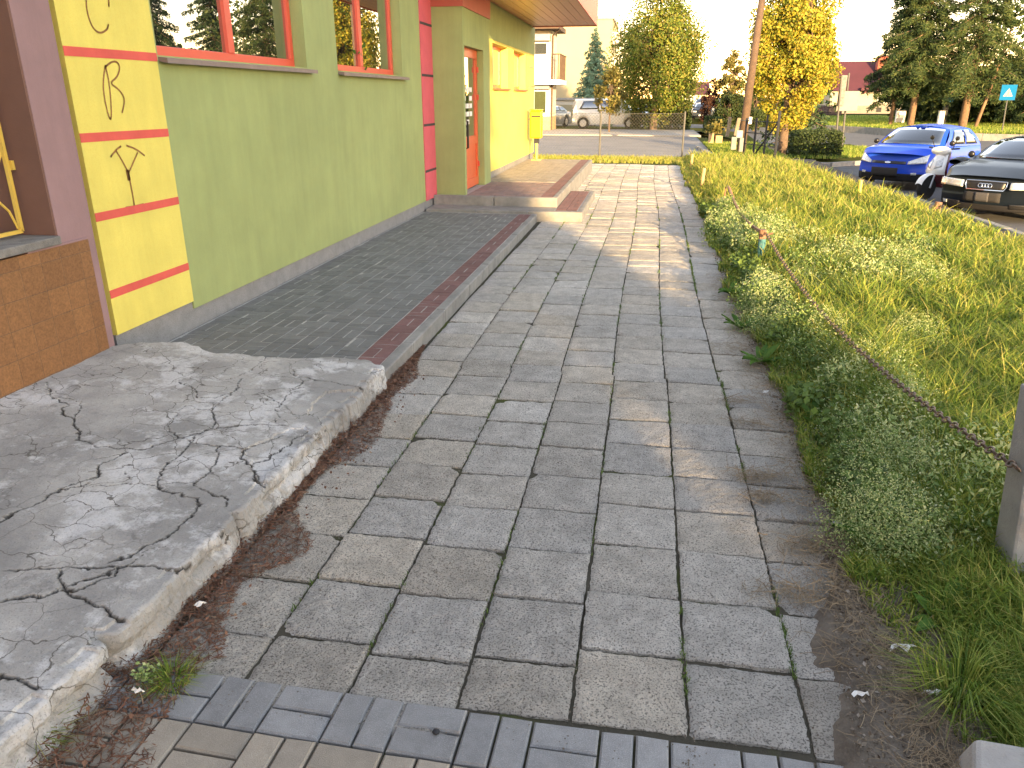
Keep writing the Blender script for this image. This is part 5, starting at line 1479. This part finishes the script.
# ------------------------------------------------------------------ far buildings
def house():
    Y = 110
    t = thing('house', 'cream house with steep maroon roof and red brick chimney beyond the spruces', 'house', (28, Y, 0))
    x0, x1 = 22.9, 33.2
    MB().box(x0, x1, Y, Y + 9, -.2, 2.55).build('wall', M['housewall'], t)
    MB().box(x0 - .05, x1 + .05, Y - .05, Y + 9, -.2, .75).build('base', M['housebase'], t)
    # main roof: slope facing the camera, ridge parallel to x, with front gable on the right
    k = MB()
    k.extrude([(x0 - .4, Y - .5, 2.55), (x0 - .4, Y + 9.5, 2.55), (x0 - .4, Y + 4.5, 6.2)], (7.0, 0, 0)); k.build('roof', M['maroon'], t)
    MB().extrude([(27.2, Y - .3, 2.5), (x1, Y - .3, 2.5), (30.2, Y - .3, 5.6)], (0, 6, 0)).build('gable', M['housewall'], t)
    MB().add([(26.8, Y - .6, 2.4), (30.2, Y - .6, 5.9), (30.2, Y + 6, 5.9), (26.8, Y + 6, 2.4), (26.8, Y - .6, 2.15), (30.2, Y - .6, 5.6), (30.2, Y + 6, 5.6), (26.8, Y + 6, 2.15)], [(0, 1, 2, 3), (7, 6, 5, 4), (0, 4, 5, 1), (1, 5, 6, 2), (2, 6, 7, 3), (3, 7, 4, 0)]).build('roof', M['maroon'], t)
    MB().box(26.3, x1, Y - 1.0, Y - .02, 2.55, 2.9).build('porch_roof', M['maroon'], t)
    MB().box(28.6, 29.8, Y + 2, Y + 3.2, 5.0, 6.7).build('chimney', M['brick'], t)
    w = MB().box(28.6, 29.6, Y - .08, Y - .02, 1.0, 2.2).build('window', M['white'], t); MB().box(28.75, 29.45, Y - .10, Y - .085, 1.1, 2.1).build('pane', M['pane'], w)
    w = MB().box(24.2, 25.0, Y - .08, Y - .02, 1.1, 2.1).build('window', M['white'], t); MB().box(24.3, 24.9, Y - .10, Y - .085, 1.2, 2.0).build('pane', M['pane'], w)
    w = MB().box(28.7, 29.3, Y - .10, Y - .055, .0, .55).build('cellar_window', M['dark'], t)
house()
f = thing('board_fence', 'dark brown board fence in front of the cream house', 'fence', (16, 84, 0))
k = MB(); a, b = at(784, 112, 84), at(842, 112, 84)
for i in range(46):
    x = a[0] + (b[0] - a[0]) * i / 46; k.box(x, x + (b[0] - a[0]) / 46 - .02, 84, 84.04, -.1, 1.0 + .05 * (i % 2))
k.build('boards', M['fencewood'], f); MB().box(a[0], b[0], 84.05, 84.1, .3, .4).box(a[0], b[0], 84.05, 84.1, .75, .85).build('rails', M['fencewood'], f)
for px, py0, py1, Y, w, lab in ((902, 111, 122, 62, .62, 'pale grey utility cabinet left of the lit spruce trunk'), (943, 111, 124, 58, .34, 'narrow white utility cabinet between the spruce trunks')):
    a = at(px, py0, Y); t = thing('utility_cabinet', lab, 'cabinet', (a[0], Y, 0), group='utility cabinets')
    MB().box(a[0] - w / 2, a[0] + w / 2, Y, Y + .3, .02, a[2]).build('body', M['white'], t, bevel=.02)
    MB().box(a[0] - w / 2 + .04, a[0] + w / 2 - .04, Y - .015, Y - .002, .12, a[2] - .08).build('door', M['white'], t)
    MB().box(a[0] - w / 2 - .03, a[0] + w / 2 + .03, Y - .03, Y + .33, a[2] + .002, a[2] + .04).build('lid', M['galv'], t)
a = at(949, 95, 59); t = thing('advert_pillar', 'dark slim notice pillar between the spruce trunks with a blue panel', 'pillar', (a[0], 59, 0))
MB().box(a[0] - .12, a[0] + .12, 59, 59.25, -.05, a[2]).build('pillar', M['steel_dark'], t); MB().box(a[0] - .0, a[0] + .32, 58.95, 58.99, 1.5, 2.2).build('panel', M['signblue'], t)

def balcony_house():
    Y = 46
    t = thing('balcony_building', 'bright white building with stacked balconies past the mailbox', 'building', (-6, Y, 0))
    xr = at(551, 130, Y)[0]
    MB().box(-16, xr, Y, Y + 2.2, .75, 5.4).build('wall', M['whitewall'], t)
    MB().box(-16, xr + .02, Y - .03, Y + 2.23, -.1, .748).build('base', M['palewood'], t)
    zf = at(552, 80, Y)[2]
    xb = at(562.5, 80, Y)[0]
    MB().box(-16, xb, Y - 1.0, Y + 2.3, zf - .25, zf).build('balcony_floor', M['white'], t)
    zt = at(552, 55, Y)[2]
    MB().box(-16, xr + .05, Y - 1.0, Y - .95, zf + .002, zt).build('balcony_front', M['white'], t)
    k = MB()
    for i in range(7): k.tube([(xb - .05, Y - .9 + i * .45, zf), (xb - .05, Y - .9 + i * .45, zt)], .03, 5)
    k.tube([(xr + .06, Y - .95, zt), (xb - .05, Y - .95, zt), (xb - .05, Y + 2.2, zt)], .035, 5)
    for i in range(3): k.tube([(xr + .06 + i * .2, Y - .95, zf), (xr + .06 + i * .2, Y - .95, zt)], .025, 5)
    k.build('balcony_railing', M['wood'], t)
    MB().tube([(xr + .02, Y - .05, 0), (xr + .02, Y - .05, 5.0), (xr + .5, Y - .5, 5.3)], .05, 6).build('drainpipe', M['wood'], t)
    ze = at(559, 30, Y)[2]
    MB().box(-16.5, at(561, 30, Y)[0], Y - 1.3, Y + 2.6, ze - .02, ze + .22).build('eaves', M['wood'], t)
    MB().extrude([(-16.6, Y - 1.3, ze + .22), (-16.6, Y + 2.6, ze + .22), (-16.6, Y + .7, ze + 1.0)], (11.4, 0, 0)).build('roof', M['maroon'], t)
    for z0, z1 in ((zf + .02, zf + 2.0), (.76, 2.2)):
        w = MB().box(-6.6, -5.75, Y - .06, Y - .01, z0, z1).build('balcony_door', M['white'], t); MB().box(-6.5, -5.85, Y - .075, Y - .062, z0 + .2, z1 - .1).build('pane', M['pane'], w)
        MB().box(-6.75, -5.6, Y - .5, Y - .01, z1 + .02, z1 + .35).build('awning', M['cargrey'], t)
balcony_house()

def block():
    Y = 72
    t = thing('apartment_block', 'long cream apartment block glowing in low sun behind the blue spruce', 'building', (-12, Y, 0))
    x1 = at(611, 60, Y)[0]; zt = at(600, 19, Y)[2]
    MB().box(-40, x1, Y, Y + 11, -.2, zt).build('wall', M['creamwall'], t)
    MB().box(-40.1, x1 + .1, Y - .1, Y + 11.1, zt + .002, zt + .25).build('roof', M['conc'], t)
    for zf in (4.2, 6.2):
        b = MB().box(x1 + .002, x1 + .75, Y + .6, Y + 3.5, zf, zf + .85).build('balcony', M['whitewall'], t)
        MB().box(x1 + .002, x1 + .85, Y + .5, Y + 3.6, zf - .12, zf - .005).build('balcony_floor', M['conc'], t)
    for z in (1.2, 3.2, 5.2):
        for i in range(9):
            x = -11.5 - i * 3.0
            w = MB().box(x, x + 1.3, Y - .05, Y - .003, z, z + 1.2).build('window', M['white'], t); MB().box(x + .1, x + 1.2, Y - .07, Y - .052, z + .1, z + 1.1).build('pane', M['pane'], w)
block()
g0 = thing('garage_row', 'low white flat roofed garage row behind the parked white van', 'garage', (-7, 62, 0))
gx1 = at(600, 110, 58)[0]
MB().box(-22, gx1, 58, 61, -.1, at(560, 100, 58)[2]).build('wall', M['whitewall'], g0)
gz = at(560, 100, 58)[2]; MB().box(-22.1, gx1 + .1, 57.85, 61.1, gz + .002, gz + .14).build('roof', M['conc'], g0)
for i in range(5): MB().box(gx1 - 1.0 - i * 2.9 - 2.2, gx1 - 1.0 - i * 2.9, 57.95, 57.998, 0, gz * .8).build('garage_door', M['creamwall'], g0)
fr = thing('far_house', 'small far house with pale wall and dark red roof at the street end', 'house', (5.5, 150, 0))
MB().box(4.0, 10, 150, 158, -.2, 2.2).build('wall', M['whitewall'], fr)
MB().extrude([(3.6, 149.5, 2.2), (3.6, 158.5, 2.2), (3.6, 154, 4.4)], (7, 0, 0)).build('roof', M['maroon'], fr)

# unseen building and trees added behind the camera to shade the near path
def rear_block():
    t = thing('shade_block', 'tall grey rendered block added unseen behind the viewer to shade the path', 'building', (-4, -22, 0))
    MB().box(-30, 9.56, -30, -19.7, -.4, 10).box(9.56, 9.93, -20, -19.7, -.4, 3.62).box(9.56, 9.93, -20, -19.7, 4.22, 10).box(9.89, 9.93, -20, -19.7, 3.62, 4.22).build('wall', M['creamwall'], t)  # slot shaped into the wall end lets a sun streak onto the path
    MB().box(-30.2, 9.9, -30.2, -19.5, 10.002, 10.3).build('roof', M['conc'], t)
    for z in (1.2, 4.2, 7.2):
        for i in range(7):
            x = 6 - i * 3.2; w = MB().box(x, x + 1.4, -19.698, -19.64, z, z + 1.4).build('window', M['white'], t); MB().box(x + .1, x + 1.3, -19.638, -19.62, z + .1, z + 1.3).build('pane', M['pane'], w)
rear_block()
broad_tree('shade_thuja', 'narrow dense thuja added unseen by the shading block to widen its shadow', (10.35, -19.7, -.3), 10.5, .1, [(0, .5), (.5, .56), (.85, .5), (1, .2)], 30000, .16, M['darkhedge'], clumps=420, seed=70, tight=.55)  # added shade caster, fills the light gap beside the block
broad_tree('shade_lime', 'loose leafy lime tree added unseen behind the viewer to dapple the verge', (12.2, -20.5, -.3), 4.5, .8, [(0, .8), (.3, 1.0), (.7, .8), (1, .3)], 2200, .20, M['maple'], clumps=60, seed=71, tight=.35, r=.12)  # added shade caster, crown kept low and loose for dappled light

# ------------------------------------------------------------------ cars
def smooth01(t): t = max(0, min(1, t)); return t * t * (3 - 2 * t)
def make_car(lab, loc, heading, P, name='parked_car', cat='car', group=None, detail=True):
    """local frame: +x forward, +y left, z up from the road"""
    t = thing(name, lab, cat, loc, heading, group)
    L, W, Hr = P['L'], P['W'], P['H']; hL = L / 2
    xw = (hL - P['foh'], -hL + P['roh']); Rw = P['Rw']; Ra = Rw + .05
    hood, belt, trunk = P['hood'], P['belt'], P['trunk']
    def hw(x):
        f = (hL - x) / L
        return W / 2 * (1 - .10 * max(0, 1 - f / .16) ** 2 - .09 * max(0, 1 - (1 - f) / .12) ** 2)
    def ztop(x):
        if x > P['xc']:  # bonnet
            s = (x - P['xc']) / (hL - P['xc']); return P['cowl'] + (hood - P['cowl']) * s ** 1.7
        if x > P['xt']: return belt + (P['cowl'] - belt) * smooth01((x - P['xt']) / (P['xc'] - P['xt'])) if False else P['cowl'] + (belt - P['cowl']) * (P['xc'] - x) / (P['xc'] - P['xt'])
        s = (P['xt'] - x) / (P['xt'] + hL); return belt + (trunk - belt) * s ** 2
    def zlow(x):
        z = P['sill']
        for c in xw:
            d = abs(x - c)
            if d < Ra: z = max(z, Rw + math.sqrt(Ra * Ra - d * d) * .98)
        e = max(0, abs(x) - (hL - .25)) / .25
        return max(z, P['sill'] + .05 * e)
    def warp(x, y, z):
        """plan curvature of nose and tail plus rake of the nose"""
        f = max(0, (x - (hL - .55)) / .55); b = max(0, (-x - (hL - .45)) / .45)
        q = (abs(y) / (W / 2)) ** 2.6
        x2 = x - f * (P['nose'] * q + P['rake'] * max(0, (z - .5) / .4) ** 1.5 + .05 * max(0, (.42 - z) / .2)) + b * (.16 * q + .06 * max(0, (z - .6) / .4))
        return (x2, y, z)
    xs = sorted(set([hL - i * L / 60 for i in range(61)]), reverse=True)
    rings = []
    for x in xs:
        w = hw(x); zt = ztop(x); zl = min(zlow(x), zt - .18); zs = P['sill']
        mid = max(zl + .02, .55 * zt + .1)
        half = [(0, zs + .02), (w * .78, zs + .02), (w * .80, zl), (w * .965, zl + .01), (w * .99, zl + .06), (w, max(mid, zl + .08)), (w * .985, max(zt - .10, zl + .10)), (w * .95, zt - .035), (w * .86, zt - .004), (w * .55, zt + .022), (0, zt + .03)]
        rings.append([warp(x, y, z) for y, z in half] + [warp(x, -y, z) for y, z in half[-2:0:-1]])
    k = MB(); n = len(rings[0]); vs = [v for r in rings for v in r]; fs = []
    for i in range(len(rings) - 1):
        for j in range(n): fs.append((i * n + j, i * n + (j + 1) % n, (i + 1) * n + (j + 1) % n, (i + 1) * n + j))
    m_ = len(rings) - 1
    # caps as strips between left and right halves
    h = n // 2
    for off in (0, m_ * n):
        for j in range(h):
            a, b = off + j, off + j + 1; c, d = off + (n - j - 1) % n, off + (n - j) % n
            q = [a, b, c, d]; q2 = []
            for v in q:
                if v not in q2: q2.append(v)
            if len(q2) > 2: fs.append(tuple(q2))
    k.add(vs, fs)
    # greenhouse panels
    bw, rw = W / 2 * .93, W / 2 * .72
    A = P['xa']; B = P['xe']; C_ = P['xg']; D = P['xd']; zc = P['cowl'] + .015; zb = belt + .01; zd = P.get('zd', belt)
    def base_f(s): y = (s * 2 - 1); return Vector((A - .30 * abs(y) ** 2.2, y * bw, zc - .02 * abs(y) ** 2))
    def roof_f(s): y = (s * 2 - 1); return Vector((B - .10 * abs(y) ** 2, y * rw, Hr - .035 - .05 * abs(y) ** 2.5))
    def base_r(s): y = (s * 2 - 1); return Vector((D + .12 * abs(y) ** 2, y * bw, zd))
    def roof_r(s): y = (s * 2 - 1); return Vector((C_ + .08 * abs(y) ** 2, y * rw, Hr - .05 - .05 * abs(y) ** 2.5))
    def bulge(p, q, v, amt, d): return p.lerp(q, v) + Vector(d) * amt * math.sin(math.pi * v)
    ws = lambda u, v: bulge(base_f(u), roof_f(u), v, .03, (.6, 0, .8))
    rs_ = lambda u, v: bulge(base_r(u), roof_r(u), v, .04, (-.6, 0, .8))
    def side(sg):
        yy = 1 if sg > 0 else 0
        bf, rf, br, rr = base_f(yy), roof_f(yy), base_r(yy), roof_r(yy)
        def f(u, v):
            lo = bf.lerp(br, u); lo.z = zc + (zd - zc) * u - .02; hi = rf.lerp(rr, u); hi.z += .012 * math.sin(math.pi * u)
            return bulge(lo, hi, v, .035, (0, sg, .2))
        return f
    def roof(u, v):
        p = roof_f(u).lerp(roof_r(u), v); p.z += .035 * math.sin(math.pi * v) * (1 - (2 * u - 1) ** 2 * .5) + .02 * math.sin(math.pi * u); return p
    k.patch(ws, 10, 6); k.patch(rs_, 10, 6); k.patch(side(1), 12, 6); k.patch(side(-1), 12, 6); k.patch(roof, 10, 10)
    body = k.build('body', P['paint'], t, smooth=True, local=True)
    es = body.modifiers.new('edge', 'EDGE_SPLIT'); es.split_angle = R(38)
    def glass(fn, u0, u1, v0, v1, nm, off, slant=(0, 0), nn=8):
        g_ = MB()
        g_.patch(lambda u, v: fn(u0 + (u1 - u0) * u + slant[0] * v * (1 - u) + slant[1] * v * u, v0 + (v1 - v0) * v) + Vector(off), nn, nn // 2 + 1)
        o = g_.build(nm, M['carglass'], t, smooth=True, local=True)
        so = o.modifiers.new('thick', 'SOLIDIFY'); so.thickness = .004; so.offset = 0
        return o
    dk = M['dark']
    glass(ws, .055, .945, .05, .92, 'windscreen', (.010, 0, .010))
    glass(rs_, .08, .92, .1, .88, 'rear_window', (-.012, 0, .01))
    for sg in (1, -1):
        u_mid = P.get('door', .55)
        glass(side(sg), .10, u_mid - .02, .10, .90, 'side_window', (0, .008 * sg, .002), (.05, 0))
        glass(side(sg), u_mid + .015, .90, .10, .90, 'side_window', (0, .008 * sg, .002), (0, -.07))
    # wheels
    for x in xw:
        for sg in (1, -1):
            y = sg * (W / 2 - .10)
            wk = MB(); pr = [(Rw * .62, -.09), (Rw * .94, -.095), (Rw, -.06), (Rw, .06), (Rw * .94, .095), (Rw * .62, .09)]
            wk.lathe(pr, (x, y, Rw), 22, 'y'); wo = wk.build('wheel', M['tyre'], t, smooth=False, local=True)
            rm = MB()
            rm.lathe([(Rw * .60, .0), (Rw * .62, .012), (Rw * .55, .016)], (x, y + sg * .092 - (.0 if sg > 0 else .012), Rw), 18, 'y')
            for q in range(6):
                a = q * math.pi / 3; rm.obox((x + math.cos(a) * Rw * .33, y + sg * .105, Rw + math.sin(a) * Rw * .33), (Rw * .5, .012, .06), (0, -a, 0))
            rm.build('rim', M['rim'], wo, local=True)
    if not detail: return t
    # nose fittings, laid on the nose surface
    def nose(y, z, off=.01): x, yy, zz = warp(hL, y, z); return Vector((x + off, y, z))
    def nose_patch(nm, poly_fn, m, nu=8, nv=4, off=.012, parent=t):
        g_ = MB(); g_.patch(lambda u, v: nose(*poly_fn(u, v), off), nu, nv); o = g_.build(nm, m, parent, smooth=True, local=True)
        so = o.modifiers.new('thick', 'SOLIDIFY'); so.thickness = .02; so.offset = 0; return o
    P['front'](t, nose, nose_patch, P, lambda x: hw(x), ztop)
    # mirrors
    for sg in (1, -1):
        c = side(sg)(.04, .12)
        MB().lathe([(.03, -.05), (.055, -.035), (.065, .0), (.055, .03), (.02, .045)], (c.x + .02, c.y + sg * .11, c.z + .03), 12, 'x').build('mirror', P.get('mirror', M['black']), t, smooth=True, local=True)
    return t

def front_blue(t, nose, npatch, P, hw, ztop):
    W = P['W'] / 2
    for sg in (1, -1):
        npatch('headlight', lambda u, v: (sg * (W * .50 + u * W * .40), .60 + .03 * u + v * (.06 + .13 * u) ), M['lamp'])
        npatch('indicator', lambda u, v: (sg * (W * .62 + u * W * .12), .37 + v * .05), M['lamp'], off=.016)
    npatch('grille', lambda u, v: ((u * 2 - 1) * W * .46, .60 + v * .06), M['black'])
    b = npatch('badge', lambda u, v: ((u * 2 - 1) * .065 * math.sqrt(max(0, 1 - (v * 2 - 1) ** 2 * .98)), .632 + (v - .5) * .05), M['chrome'], off=.035)
    npatch('lower_bumper', lambda u, v: ((u * 2 - 1) * W * .88, .22 + v * .17), M['trim'], off=.012, nu=12)
    npatch('licence_plate', lambda u, v: ((u * 2 - 1) * .30 - .04, .33 + v * .19), M['plate'], off=.05)
def front_dark(t, nose, npatch, P, hw, ztop):
    W = P['W'] / 2
    for sg in (1, -1):
        npatch('headlight', lambda u, v: (sg * (W * .42 + u * W * .50), .56 + v * .12 + .015 * u), M['lamp'])
        npatch('headlight_corner', lambda u, v: (sg * (W * .83 + u * W * .11), .565 + v * .12), M['amber'], off=.02)
        npatch('bumper_vent', lambda u, v: (sg * (W * .45 + u * W * .38), .24 + v * .08), M['black'])
        npatch('fog_lamp', lambda u, v: (sg * (W * .72 + u * W * .08), .26 + v * .05), M['lamp'], off=.025)
    npatch('grille', lambda u, v: ((u * 2 - 1) * W * .36 * (.92 + .08 * v), .545 + v * .135), M['black'])
    # chrome grille surround
    def rim(k, pts, r): k.tube(pts, r, 6, closed=True)
    k = MB(); a, b = W * .335, W * .37
    rim(k, [nose(-a, .542, .03), nose(0, .540, .03), nose(a, .542, .03), nose(b, .61, .03), nose(b, .685, .03), nose(0, .69, .03), nose(-b, .685, .03), nose(-b, .61, .03)], .012); k.build('grille_frame', M['chrome'], t, local=True)
    k = MB()
    for i in range(4):
        y = (i - 1.5) * .050; rim(k, [nose(y + .034 * math.cos(q), .615 + .034 * math.sin(q), .045) for q in [j * .4488 for j in range(14)]], .006)
    k.build('ring_emblem', M['chrome'], t, local=True)
    npatch('licence_plate', lambda u, v: (-.02 + (u * 2 - 1) * .30, .34 + v * .16), M['plate'], off=.05)
    npatch('licence_plate_patch', lambda u, v: (-.12 + u * .22, .345 + v * .15), M['plate_light'], off=.064)
    npatch('lower_bumper', lambda u, v: ((u * 2 - 1) * W * .84, .19 + v * .10), M['trim'], nu=12)
def front_plain(t, nose, npatch, P, hw, ztop):
    W = P['W'] / 2
    for sg in (1, -1): npatch('headlight', lambda u, v: (sg * (W * .55 + u * W * .35), P['hood'] - .16 + v * .12), M['lamp'])
    npatch('grille', lambda u, v: ((u * 2 - 1) * W * .42, P['hood'] - .15 + v * .09), M['black'])
    npatch('licence_plate', lambda u, v: ((u * 2 - 1) * .26, .36 + v * .11), M['white'], off=.04)
    npatch('lower_bumper', lambda u, v: ((u * 2 - 1) * W * .84, .22 + v * .14), M['trim'], nu=12)

HATCH = dict(L=3.92, W=1.68, H=1.42, foh=.80, roh=.62, Rw=.30, hood=.80, belt=.95, trunk=.93, cowl=.97, xc=.95, xt=-1.2, sill=.20, nose=.34, rake=.24, xa=1.12, xe=.28, xg=-1.25, xd=-1.78, zd=.93, door=.56, paint=M['blue'], front=front_blue)
SEDAN = dict(L=4.55, W=1.77, H=1.38, foh=.90, roh=1.0, Rw=.315, hood=.735, belt=.93, trunk=.95, cowl=.955, xc=1.0, xt=-1.4, sill=.17, nose=.30, rake=.12, xa=1.10, xe=.22, xg=-1.0, xd=-1.68, zd=.95, door=.52, paint=M['navy'], front=front_dark)
VAN = dict(L=4.4, W=1.75, H=1.75, foh=.75, roh=.8, Rw=.34, hood=1.0, belt=1.10, trunk=1.10, cowl=1.12, xc=1.45, xt=-1.4, sill=.28, nose=.18, rake=.1, xa=1.55, xe=.95, xg=-1.95, xd=-2.12, zd=1.08, door=.5, paint=M['carwhite'], front=front_plain)
def place_car(P, px, py, yaw_rel, lab, z=ROAD, nose_at=True, **kw):
    g_ = gp(px, py, z); a = math.atan2(-g_[1], -g_[0]) + R(yaw_rel)
    c = (g_[0] - math.cos(a) * P['L'] / 2, g_[1] - math.sin(a) * P['L'] / 2, z)
    return make_car(lab, c, a, P, **kw)
place_car(HATCH, 883, 190, -22, 'bright blue small hatchback parked at an angle behind the scooter')
place_car(SEDAN, 978, 221, -19, 'dark metallic saloon with a four ring grille parked nearest, cut by the frame', group=None)
# background vehicles
make_car('white boxy van with dark windows parked side on behind the slim young tree', (-2.6, 50.3, -.04), R(2), VAN, name='parked_van', cat='van')
S2 = dict(SEDAN, paint=M['cargrey'], front=front_plain)
make_car('silver saloon parked between the white building and the white van', (-6.6, 52, -.04), R(250), S2)
make_car('silver saloon half hidden behind the slim tree at the rear of the van', (-.1, 53.5, -.04), R(262), dict(S2, W=1.7))
S3 = dict(HATCH, paint=M['navy'], front=front_plain)
p = gp(702, 120, -.04); make_car('dark blue small car far down the lane beside the maple', (p[0], p[1], -.04), R(265), S3)
p = at(706, 106, 85); make_car('white van far down the lane beyond the dark blue car', (p[0], 85, -.04), R(240), dict(VAN), name='parked_van', cat='van')

# ------------------------------------------------------------------ scooter
def scooter():
    g_ = gp(926, 200, ROAD); hd = math.atan2(-g_[1], -g_[0]) - R(34)
    t = thing('scooter', 'silver and maroon motor scooter parked between the blue car and the dark car', 'scooter', (g_[0] - math.cos(hd) * .55, g_[1] - math.sin(hd) * .55, ROAD), hd)
    b = dict(local=True)
    for x, nm in ((.62, 'wheel'), (-.62, 'wheel')):
        w = MB(); w.lathe([(.16, -.05), (.235, -.055), (.26, -.02), (.26, .02), (.235, .055), (.16, .05)], (x, 0, .26), 22, 'y'); wo = w.build(nm, M['tyre'], t, smooth=False, **b)
        MB().lathe([(.15, -.035), (.155, 0), (.15, .035)], (x, 0, .26), 14, 'y').build('rim', M['rim'], wo, **b)
    MB().patch(lambda u, v: Vector((.62 + .30 * math.cos(R(20 + 130 * u)), (v - .5) * .15, .26 + .30 * math.sin(R(20 + 130 * u)) - .03 * (2 * v - 1) ** 2)), 10, 4).build('front_fender', M['silver'], t, smooth=True, **b)
    f = MB()
    for s in (1, -1): f.tube([(.62, s * .08, .26), (.48, s * .06, .62)], .022, 8)
    f.build('fork', M['rim'], t, **b)
    # leg shield: silver face, maroon inner flanks
    def shield(off, wsc):
        prof = [(.30, .28, .14), (.45, .42, .19), (.55, .58, .21), (.52, .72, .19), (.42, .88, .13), (.36, .95, .10)]
        def fn(u, v):
            q = v * (len(prof) - 1); i = min(int(q), len(prof) - 2); fr = q - i
            x, z, w = [prof[i][j] * (1 - fr) + prof[i + 1][j] * fr for j in range(3)]
            y = (u * 2 - 1); return Vector((x + off - .13 * abs(y) ** 2, y * w * wsc, z))
        return fn
    def solid(nm, fn, m, th, nu=10, nv=10):
        o = MB().patch(fn, nu, nv).build(nm, m, t, smooth=True, **b); s = o.modifiers.new('thick', 'SOLIDIFY'); s.thickness = th; s.offset = 0; return o
    solid('leg_shield', shield(0, 1.0), M['silver'], .03)
    solid('lower_shield', lambda u, v: shield(.02, .98)(u, v * .34), M['maroonpl'], .015)
    solid('inner_shield', shield(-.09, .95), M['maroonpl'], .03)
    for s in (1, -1): solid('headlight', lambda u, v: shield(.022, 1)(.5 + s * (.10 + .30 * u), .48 + .22 * v + .08 * u), M['lamp'], .012, 5, 4)
    # handlebar cowl, bars, mirrors
    MB().lathe([(.02, -.22), (.06, -.18), (.085, -.09), (.095, .0), (.085, .09), (.06, .18), (.02, .22)], (.34, 0, 1.0), 14, 'y').build('handlebar_cowl', M['silver'], t, smooth=True, **b)
    hb = MB().tube([(.26, -.34, 1.06), (.31, -.15, 1.04), (.31, .15, 1.04), (.26, .34, 1.06)], .018, 8); hb.build('handlebar', M['black'], t, **b)
    for s in (1, -1):
        MB().tube([(.29, s * .2, 1.05), (.31, s * .27, 1.22)], .009, 6).lathe([(.02, -.03), (.045, -.01), (.045, .01), (.02, .02)], (.31, s * .28, 1.26), 12, 'x').build('mirror', M['black'], t, **b)
    MB().box(-.25, .36, -.17, .17, .26, .32).build('footboard', M['maroonpl'], t, bevel=.02, **b)
    def rear(u, v):
        x = -.22 - .75 * u; w = .17 * (1 - .45 * u ** 2) * (.6 + .4 * math.sin(math.pi * min(1, u * 1.5 + .2))); a = v * 2 * math.pi
        zc = .52 + .12 * u; return Vector((x, math.cos(a) * w, zc + math.sin(a) * .19 * (1 - .4 * u)))
    MB().patch(rear, 10, 16).build('rear_body', M['silver'], t, smooth=True, **b)
    def seat(u, v):
        x = -.18 - .72 * u; a = v * 2 * math.pi; return Vector((x, math.cos(a) * .14 * (1 - .3 * u), .76 + .06 * u + .035 * math.sin(math.pi * u * 2) + math.sin(a) * .055))
    MB().patch(seat, 10, 12).build('seat', M['black'], t, smooth=True, **b)
    MB().tube([(-.1, .06, .30), (-.22, .22, .0)], .015, 6).build('kickstand', M['steel_dark'], t, **b)
    MB().tube([(-.85, .0, .62), (-.98, 0, .45)], .03, 6).build('rear_fender', M['black'], t, **b)
scooter()
